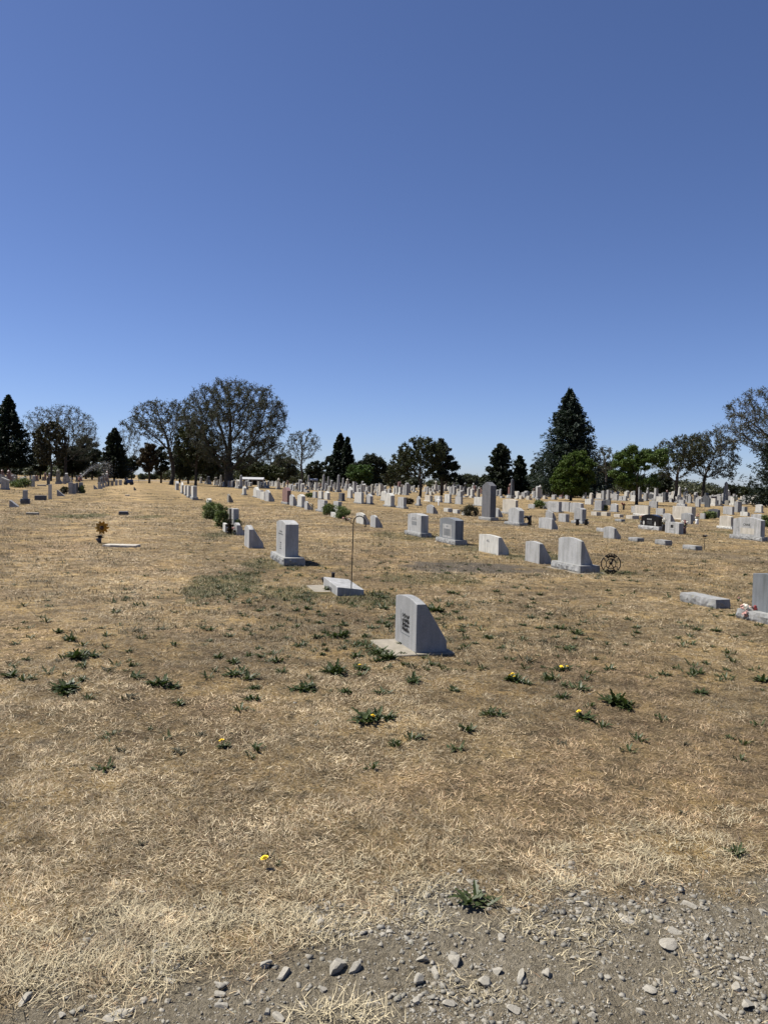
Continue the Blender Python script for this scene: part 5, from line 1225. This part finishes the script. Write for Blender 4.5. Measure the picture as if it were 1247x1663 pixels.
# ------------------------------------------------------------------ rocks and gravel
def rock_mesh(seed, flat=.6):
    bm = bmesh.new(); bmesh.ops.create_icosphere(bm, subdivisions=3, radius=.5); r_ = random.Random(seed)
    pl = [(Vector((r_.gauss(0, 1), r_.gauss(0, 1), r_.gauss(0, .9))).normalized(), r_.uniform(.16, .38)) for _ in range(9)]
    for v in bm.verts:
        for n_, d_ in pl:
            k = v.co.dot(n_)-d_
            if k > 0: v.co -= n_*k
        v.co += Vector((r_.uniform(-1, 1), r_.uniform(-1, 1), r_.uniform(-1, 1)))*.006; v.co.z *= flat
    me = bpy.data.meshes.new('rock'); bm.to_mesh(me); bm.free(); me.materials.append(MATS['gravel_rock']); return me
RM = [rock_mesh(k, .75) for k in range(7)]; RF = [rock_mesh(20+k, .4) for k in range(4)]
RK = [(545, 1584, 40, 0, 'large angular grey rock, biggest in the gravel left of centre'), (577, 1583, 26, 0, 'dark angular rock touching the biggest rock left of centre'), (431, 1577, 23, 0, 'rounded grey stone in the gravel left of the biggest rock'), (461, 1592, 25, 0, 'dark pointed stone just right below a rounded grey one'),
      (38, 1634, 25, 0, 'dark cube-like rock in the bottom left corner gravel'), (786, 1608, 32, 0, 'bulky pale grey rock below centre, tallest in the gravel'), (688, 1568, 26, 0, 'grey rock left of a darker twin below centre'), (738, 1570, 30, 0, 'dark pyramid-shaped rock below centre'),
      (846, 1598, 28, 0, 'pale upright slab-like rock right of the tallest rock'), (890, 1590, 20, 0, 'thin dark-sided rock right of the slab-like one'), (1092, 1545, 36, 1, 'long flat pale rock in the right gravel'), (1217, 1642, 26, 0, 'pale block rock near the bottom right corner'),
      (1200, 1612, 22, 0, 'small dark-shadowed rock above the bottom right block rock'), (1241, 1490, 20, 0, 'pale rock at the right frame edge above the gravel'), (1094, 1520, 24, 1, 'flat pale rock just above the long flat one'), (1121, 1478, 28, 1, 'half-buried pale flat rock at the upper edge of the right gravel')]
RK += [(x, y, w_, fl, None) for x, y, w_, fl in [(100, 1656, 16, 0), (355, 1622, 18, 0), (356, 1608, 22, 0), (356, 1642, 26, 1), (523, 1614, 14, 0), (492, 1640, 14, 0), (187, 1661, 36, 1), (450, 1662, 30, 1), (433, 1649, 14, 0), (274, 1600, 18, 0), (808, 1586, 22, 0), (812, 1526, 14, 0), (1055, 1613, 26, 1), (1173, 1660, 22, 0), (678, 1604, 28, 0), (707, 1586, 18, 0), (834, 1648, 20, 0), (678, 1632, 18, 0), (1041, 1436, 12, 0), (909, 1630, 18, 1), (1147, 1528, 14, 0), (840, 1486, 20, 1), (1022, 1503, 28, 1), (729, 1637, 18, 0), (766, 1654, 12, 0), (800, 1632, 16, 0), (960, 1655, 16, 0), (1040, 1648, 14, 0), (600, 1620, 13, 0), (585, 1658, 20, 1), (150, 1622, 14, 1), (930, 1560, 12, 0), (985, 1590, 13, 1), (1130, 1590, 14, 0), (1210, 1560, 15, 1), (870, 1530, 12, 0)]]
for k, (px, py, wp, fl, lb) in enumerate(RK):
    P = G(px, py-wp*.12); s = wp*proj(P)[2]/F*1.15; o = link('rock', (RF if fl else RM)[k % (4 if fl else 7)])
    o.location = P+Vector((0, s*.25, s*(.05 if fl else .10))); o.rotation_euler = (rng.uniform(-.2, .2), rng.uniform(-.2, .2), rng.uniform(0, 6.28)); o.scale = (s*1.1, s*rng.uniform(.7, 1), s*rng.uniform(.6, .8))
    tag(o, lb or ('small flat stone half sunk in the gravel' if fl else 'small grey stone lying loose in the gravel'), 'rock', 'rocks lying in the gravel' if lb else ('small flat stones in the gravel' if fl else 'small loose stones in the gravel'))
r = np.random.default_rng(9); n = 90000
d_ = np.exp(r.uniform(math.log(1.7), math.log(6.5), n)); th = r.uniform(-.62, .62, n); x = d_*np.tan(th); y = d_
g_ = gravel(x, y); clus = fbm(x*2.4, y*2.4, 91, 3); keep = r.random(n) < g_*(.25+1.1*sstep(.4, .62, clus))+.0015; x, y = x[keep], y[keep]; n = len(x)
sz = .0022+.012*r.random(n)**9+.003*r.random(n); sz *= (y/2.6)**.5
# angular pebbles: jittered cubes, eight corners each
cb = np.array([(-1, -1, -1), (1, -1, -1), (1, 1, -1), (-1, 1, -1), (-1, -1, 1), (1, -1, 1), (1, 1, 1), (-1, 1, 1)], float)*.62
V = cb[None]*(1+r.uniform(-.55, .35, (n, 8, 1)))*r.uniform(.6, 1.3, (n, 1, 3))+r.uniform(-.22, .22, (n, 8, 3)); V[:, :, 2] *= .7
a = r.uniform(0, 6.28, n); ca, sa = np.cos(a)[:, None], np.sin(a)[:, None]; X = V[:, :, 0]*ca-V[:, :, 1]*sa; Y = V[:, :, 0]*sa+V[:, :, 1]*ca
V = np.stack([X*sz[:, None]+x[:, None], Y*sz[:, None]+y[:, None], V[:, :, 2]*sz[:, None]+gz(x, y)[:, None]+sz[:, None]*.02], 2).reshape(-1, 3)
cf = np.array([(0, 3, 2, 1), (4, 5, 6, 7), (0, 1, 5, 4), (1, 2, 6, 5), (2, 3, 7, 6), (3, 0, 4, 7)]); Fq = (np.arange(n)[:, None, None]*8+cf[None]).reshape(-1, 4)
mm = [MATS['gravel_rock'], MATS['weathered_stone'], MATS['concrete']]; mi = np.repeat(r.choice([0, 0, 1, 1, 2], n), 6)
tag(link('gravel', mesh_np('gravel', V, [Fq], mm, mi.astype(np.int32))), 'loose small gravel along the dirt edge at the bottom', 'gravel', None, 'stuff')

# ------------------------------------------------------------------ dry grass
def blade_mat():
    m, t, b = mat('dry_grass_blades', .7)
    a = t.nodes.new('ShaderNodeAttribute'); a.attribute_name = 'tint'
    t.links.new(a.outputs['Color'], b.inputs['Base Color']); b.inputs['Specular IOR Level'].default_value = .35
    return m
GM = blade_mat()
PAL = np.array([(.46, .375, .235), (.335, .262, .155), (.19, .145, .085), (.58, .50, .345), (.12, .09, .055), (.27, .175, .10), (.18, .16, .08)])*np.array([.76, .745, .735])
def blades(name, x, y, L, Wd, el, az, tint, seed, curve=.5):
    r = np.random.default_rng(seed); n = len(x); z = gz(x, y)
    d = np.stack([np.cos(az)*np.cos(el), np.sin(az)*np.cos(el), np.sin(el)], 1); side = np.stack([-np.sin(az), np.cos(az), r.uniform(-.5, .5, n)], 1)
    side *= (Wd/2)[:, None]; p0 = np.stack([x, y, z-.002+r.uniform(0, .008, n)], 1)
    up = np.array([0, 0, 1.]); bend = r.uniform(-.2, 1, n)*curve; lat = r.normal(size=n)*.12
    p1 = p0+d*(L*.5)[:, None]+up*(L*.06*bend)[:, None]; p2 = p0+d*L[:, None]-up*(L*.22*bend*np.sin(el+.3))[:, None]+side/(Wd/2)[:, None]*(L*lat)[:, None]
    p2[:, 2] = np.maximum(p2[:, 2], z+.001)
    V = np.stack([p0-side, p0+side, p1-side*.8, p1+side*.8, p2], 1).reshape(-1, 3); o = np.arange(n)[:, None]*5
    F4 = o+np.array([[0, 1, 3, 2]]); F3 = o+np.array([[2, 3, 4]])
    me = mesh_np(name, V, [F4, F3], [GM]); at = me.attributes.new('tint', 'FLOAT_COLOR', 'POINT')
    c = np.ones((n, 5, 4), np.float32); c[:, :, :3] = tint[:, None, :]; at.data.foreach_set('color', c.ravel()); return me
def outside_feet(x, y):
    ok = np.ones(len(x), bool)
    for cx, cy, hx, hy in FOOT:
        dx, dy = x-cx, y-cy; u = dx*RX.x+dy*RX.y; v = dx*QY.x+dy*QY.y; ok &= ~((np.abs(u) < hx+.01) & (np.abs(v) < hy+.01))
    return ok
def grass_layer(N, dmin, dmax, seed, lmul=1, wmul=1, elr=(.03, .5)):
    r = np.random.default_rng(seed); d = np.exp(r.uniform(math.log(dmin), math.log(dmax), N)); u = r.uniform(-.66, .66, N); x = u*(d+.8); y = d
    g_ = gravel(x, y); so_ = patches(SOIL, x, y, 50); gr_ = patches(GREEN, x, y, 40)
    thin = fbm(x*2.1, y*2.1, 33, 4); tuftn = fbm(x*6.5, y*6.5, 34, 3)
    keep = (r.random(N) < (1-g_*.985)*(1-.93*so_)*(.45+.75*sstep(.33, .6, thin))) & outside_feet(x, y)
    x, y, d, gr_, thin, tuftn, g_ = x[keep], y[keep], d[keep], gr_[keep], thin[keep], tuftn[keep], g_[keep]; n = len(x)
    lod = 1+np.maximum(d-3, 0)/9
    edge = np.exp(-((g_-.5)/.35)**2)
    L = r.uniform(.012, .041, n)*lmul*lod**.75*(1+.25*edge)*(.8+.5*tuftn); Wd = r.uniform(.0009, .0021, n)*wmul*lod
    az = (fbm(x*.9, y*.9, 35, 3)*9+fbm(x*5, y*5, 36, 2)*9)+r.normal(size=n)*1.5
    el = r.uniform(elr[0], elr[1], n)+.35*sstep(.5, .7, tuftn)*r.random(n)+.25*gr_*r.random(n)
    pn = fbm(x*.8, y*.8, 37, 4); pr = fbm(x*.45+9, y*.45, 38, 3); ci = r.choice(7, n, p=[.24, .26, .18, .12, .09, .07, .04]); t = PAL[ci]*(.6+.8*r.random((n, 1)))
    t = t*(.72+.5*sstep(.3, .68, pn))[:, None]; red = sstep(.55, .7, pr)[:, None]*.5; t = t*(1-red)+t*np.array([1.04, .86, .74])*red
    hf = .5+.5*vn(x*13, y*13, 71)+.55*vn(x*5.5, y*5.5, 72)-.02
    hf2 = vn(x*30, y*30, 73); t = t*np.clip(hf*(.55+.9*hf2), .22, 1.8)[:, None]
    t = t*(1+.3*lane(x, y))[:, None]
    gm_ = (r.random(n) < gr_*.75)[:, None]; t = np.where(gm_, np.array([.085, .088, .032])*(.6+.9*r.random((n, 1))), t)
    return blades('dry_grass', x, y, L, Wd, el, az, t, seed)
o = link('dry_grass', grass_layer(1050000, 1.9, 42, 101)); tag(o, 'matted straw-coloured dry grass covering the lawn', 'grass', None, 'stuff')
# longer pale tufts along the gravel edge
r = np.random.default_rng(55); xs, ys_, azs, els, Ls, ws, ts = [], [], [], [], [], [], []
def tuft(px, py, n, Lm, spread=.05, col=(.52, .44, .28)):
    P = G(px, py); a0 = r.uniform(0, 6.28)
    xs.append(P.x+r.normal(size=n)*spread*1.3); ys_.append(P.y+r.normal(size=n)*spread*.7); a = r.uniform(0, 6.28, n); azs.append(a); els.append(r.uniform(.05, .8, n)); Ls.append(Lm*r.uniform(.4, 1.15, n)); ws.append(r.uniform(.0015, .003, n)); ts.append(np.array(col)*.78*(.6+.7*r.random((n, 1))))
for px, py, n, Lm in [(40, 1580, 160, .08), (60, 1610, 120, .08), (230, 1592, 110, .07), (270, 1580, 110, .07), (170, 1640, 70, .07), (545, 1650, 170, .08), (580, 1655, 90, .07), (850, 1510, 140, .06), (960, 1525, 100, .05), (915, 1560, 60, .05), (1115, 1590, 60, .05), (745, 1600, 70, .05), (810, 1625, 60, .045), (1000, 1500, 110, .06), (700, 1500, 120, .06), (540, 1520, 130, .07), (330, 1500, 150, .07), (400, 1490, 150, .07), (480, 1500, 140, .07), (150, 1550, 120, .07), (300, 1545, 120, .07), (1170, 1400, 80, .05), (1060, 1420, 90, .05), (880, 1440, 100, .06), (650, 1480, 90, .06)]:
    tuft(px, py, n, Lm)
for _ in range(90):
    px = r.uniform(-20, 1270); py = np.interp(px, [b_[0] for b_ in _b], [b_[1] for b_ in _b])-r.uniform(-15, 90); tuft(px, py, int(r.uniform(30, 80)), r.uniform(.035, .07), .035)
me = blades('straw_tufts', np.concatenate(xs), np.concatenate(ys_), np.concatenate(Ls), np.concatenate(ws), np.concatenate(els), np.concatenate(azs), np.vstack(ts), 3, .9)
tag(link('straw_tufts', me), 'longer pale straw tufts along the gravel edge', 'grass', None, 'stuff')
# green tufts in the green patches
xs, ys_, azs, els, Ls, ws, ts = [], [], [], [], [], [], []
for cx, cy, rx, ry, s in GREEN:
    if cy > 26: continue
    n = int(min(9000, 2600*s*rx*ry*3)); a = r.uniform(0, 6.28, n); q = np.sqrt(r.random(n)); x = cx+np.cos(a)*q*rx*1.1; y = cy+np.sin(a)*q*ry*1.1
    k = (patches(GREEN, x, y, 40) > .15) & (fbm(x*5, y*5, 70, 3) > .47) & outside_feet(x, y); x, y = x[k], y[k]; n = len(x)
    xs.append(x); ys_.append(y); azs.append(r.uniform(0, 6.28, n)); els.append(r.uniform(.3, 1.2, n)); Ls.append(r.uniform(.03, .07, n)); ws.append(r.uniform(.004, .008, n)); ts.append(np.array([.068, .07, .026])*(.6+.9*r.random((n, 1))))
me = blades('green_grass', np.concatenate(xs), np.concatenate(ys_), np.concatenate(Ls), np.concatenate(ws), np.concatenate(els), np.concatenate(azs), np.vstack(ts), 4)
tag(link('green_grass', me), 'green grass patches surviving in the dry lawn', 'grass', None, 'stuff')

r = np.random.default_rng(808); nc = 4600
d = np.exp(r.uniform(math.log(7), math.log(75), nc)); x0 = r.uniform(-.64, .64, nc)*(d+.8); y0 = d
k = (gravel(x0, y0) < .3) & (fbm(x0*.5, y0*.5, 61, 4) > .44) & outside_feet(x0, y0); x0, y0, d = x0[k], y0[k], d[k]; nc = len(x0); m = 22
ci = np.repeat(np.arange(nc), m); n = len(ci); sp = (.025+.02*r.random(nc))*(1+d/22); x = x0[ci]+r.normal(size=n)*sp[ci]*1.5; y = y0[ci]+r.normal(size=n)*sp[ci]
pal = np.array([(.11, .092, .048), (.17, .135, .072), (.065, .07, .028), (.24, .19, .105)])[r.integers(0, 4, nc)]
me = blades('brown_tufts', x, y, r.uniform(.02, .05, n)*(1+d[ci]/45), r.uniform(.002, .0045, n)*(1+d[ci]/10), r.uniform(.3, 1.2, n), r.uniform(0, 6.28, n), pal[ci]*.72*(.6+.7*r.random((n, 1))), 808)
tag(link('weedy_tufts', me), 'low brown and olive tufts dotted over the dry lawn', 'grass', None, 'stuff')

# the smallest weeds beyond the three hundred nearest ones, as one mass
r = np.random.default_rng(909); sm = [rosette(60+k, 12, .06, .6) for k in range(4)]; VV, FF, off = [], [], 0
pk = [(np.array([v.co[:] for v in q.vertices]), np.array([list(f.vertices) for f in q.polygons])) for q in sm]
for (x0, x1, y0, y1, n) in [(20, 560, 925, 1110, 80), (560, 1240, 935, 1110, 120), (300, 640, 880, 990, 70), (600, 1240, 870, 940, 90), (330, 520, 905, 985, 60), (590, 760, 960, 1090, 40), (60, 320, 826, 850, 60), (100, 700, 1110, 1250, 14), (700, 1240, 1110, 1250, 14)]:
    for _ in range(n):
        P = G(r.uniform(x0, x1), r.uniform(y0, y1))
        if not outside_feet(np.array([P.x]), np.array([P.y]))[0]: continue
        V, Fq = pk[r.integers(4)]; a = r.uniform(0, 6.28); k = r.uniform(.45, 1.15); ca, sa = math.cos(a)*k, math.sin(a)*k
        VV.append(np.stack([V[:, 0]*ca-V[:, 1]*sa+P.x, V[:, 0]*sa+V[:, 1]*ca+P.y, V[:, 2]*k*1.1+P.z], 1)); FF.append(Fq+off); off += len(V)
for q in sm: bpy.data.meshes.remove(q)
tag(link('small_weeds', mesh_np('small_weeds', np.vstack(VV), [np.vstack(FF)], [MATS['dandelion_leaf']])), 'tiny low green weeds speckling the dry lawn', 'weeds', None, 'stuff')
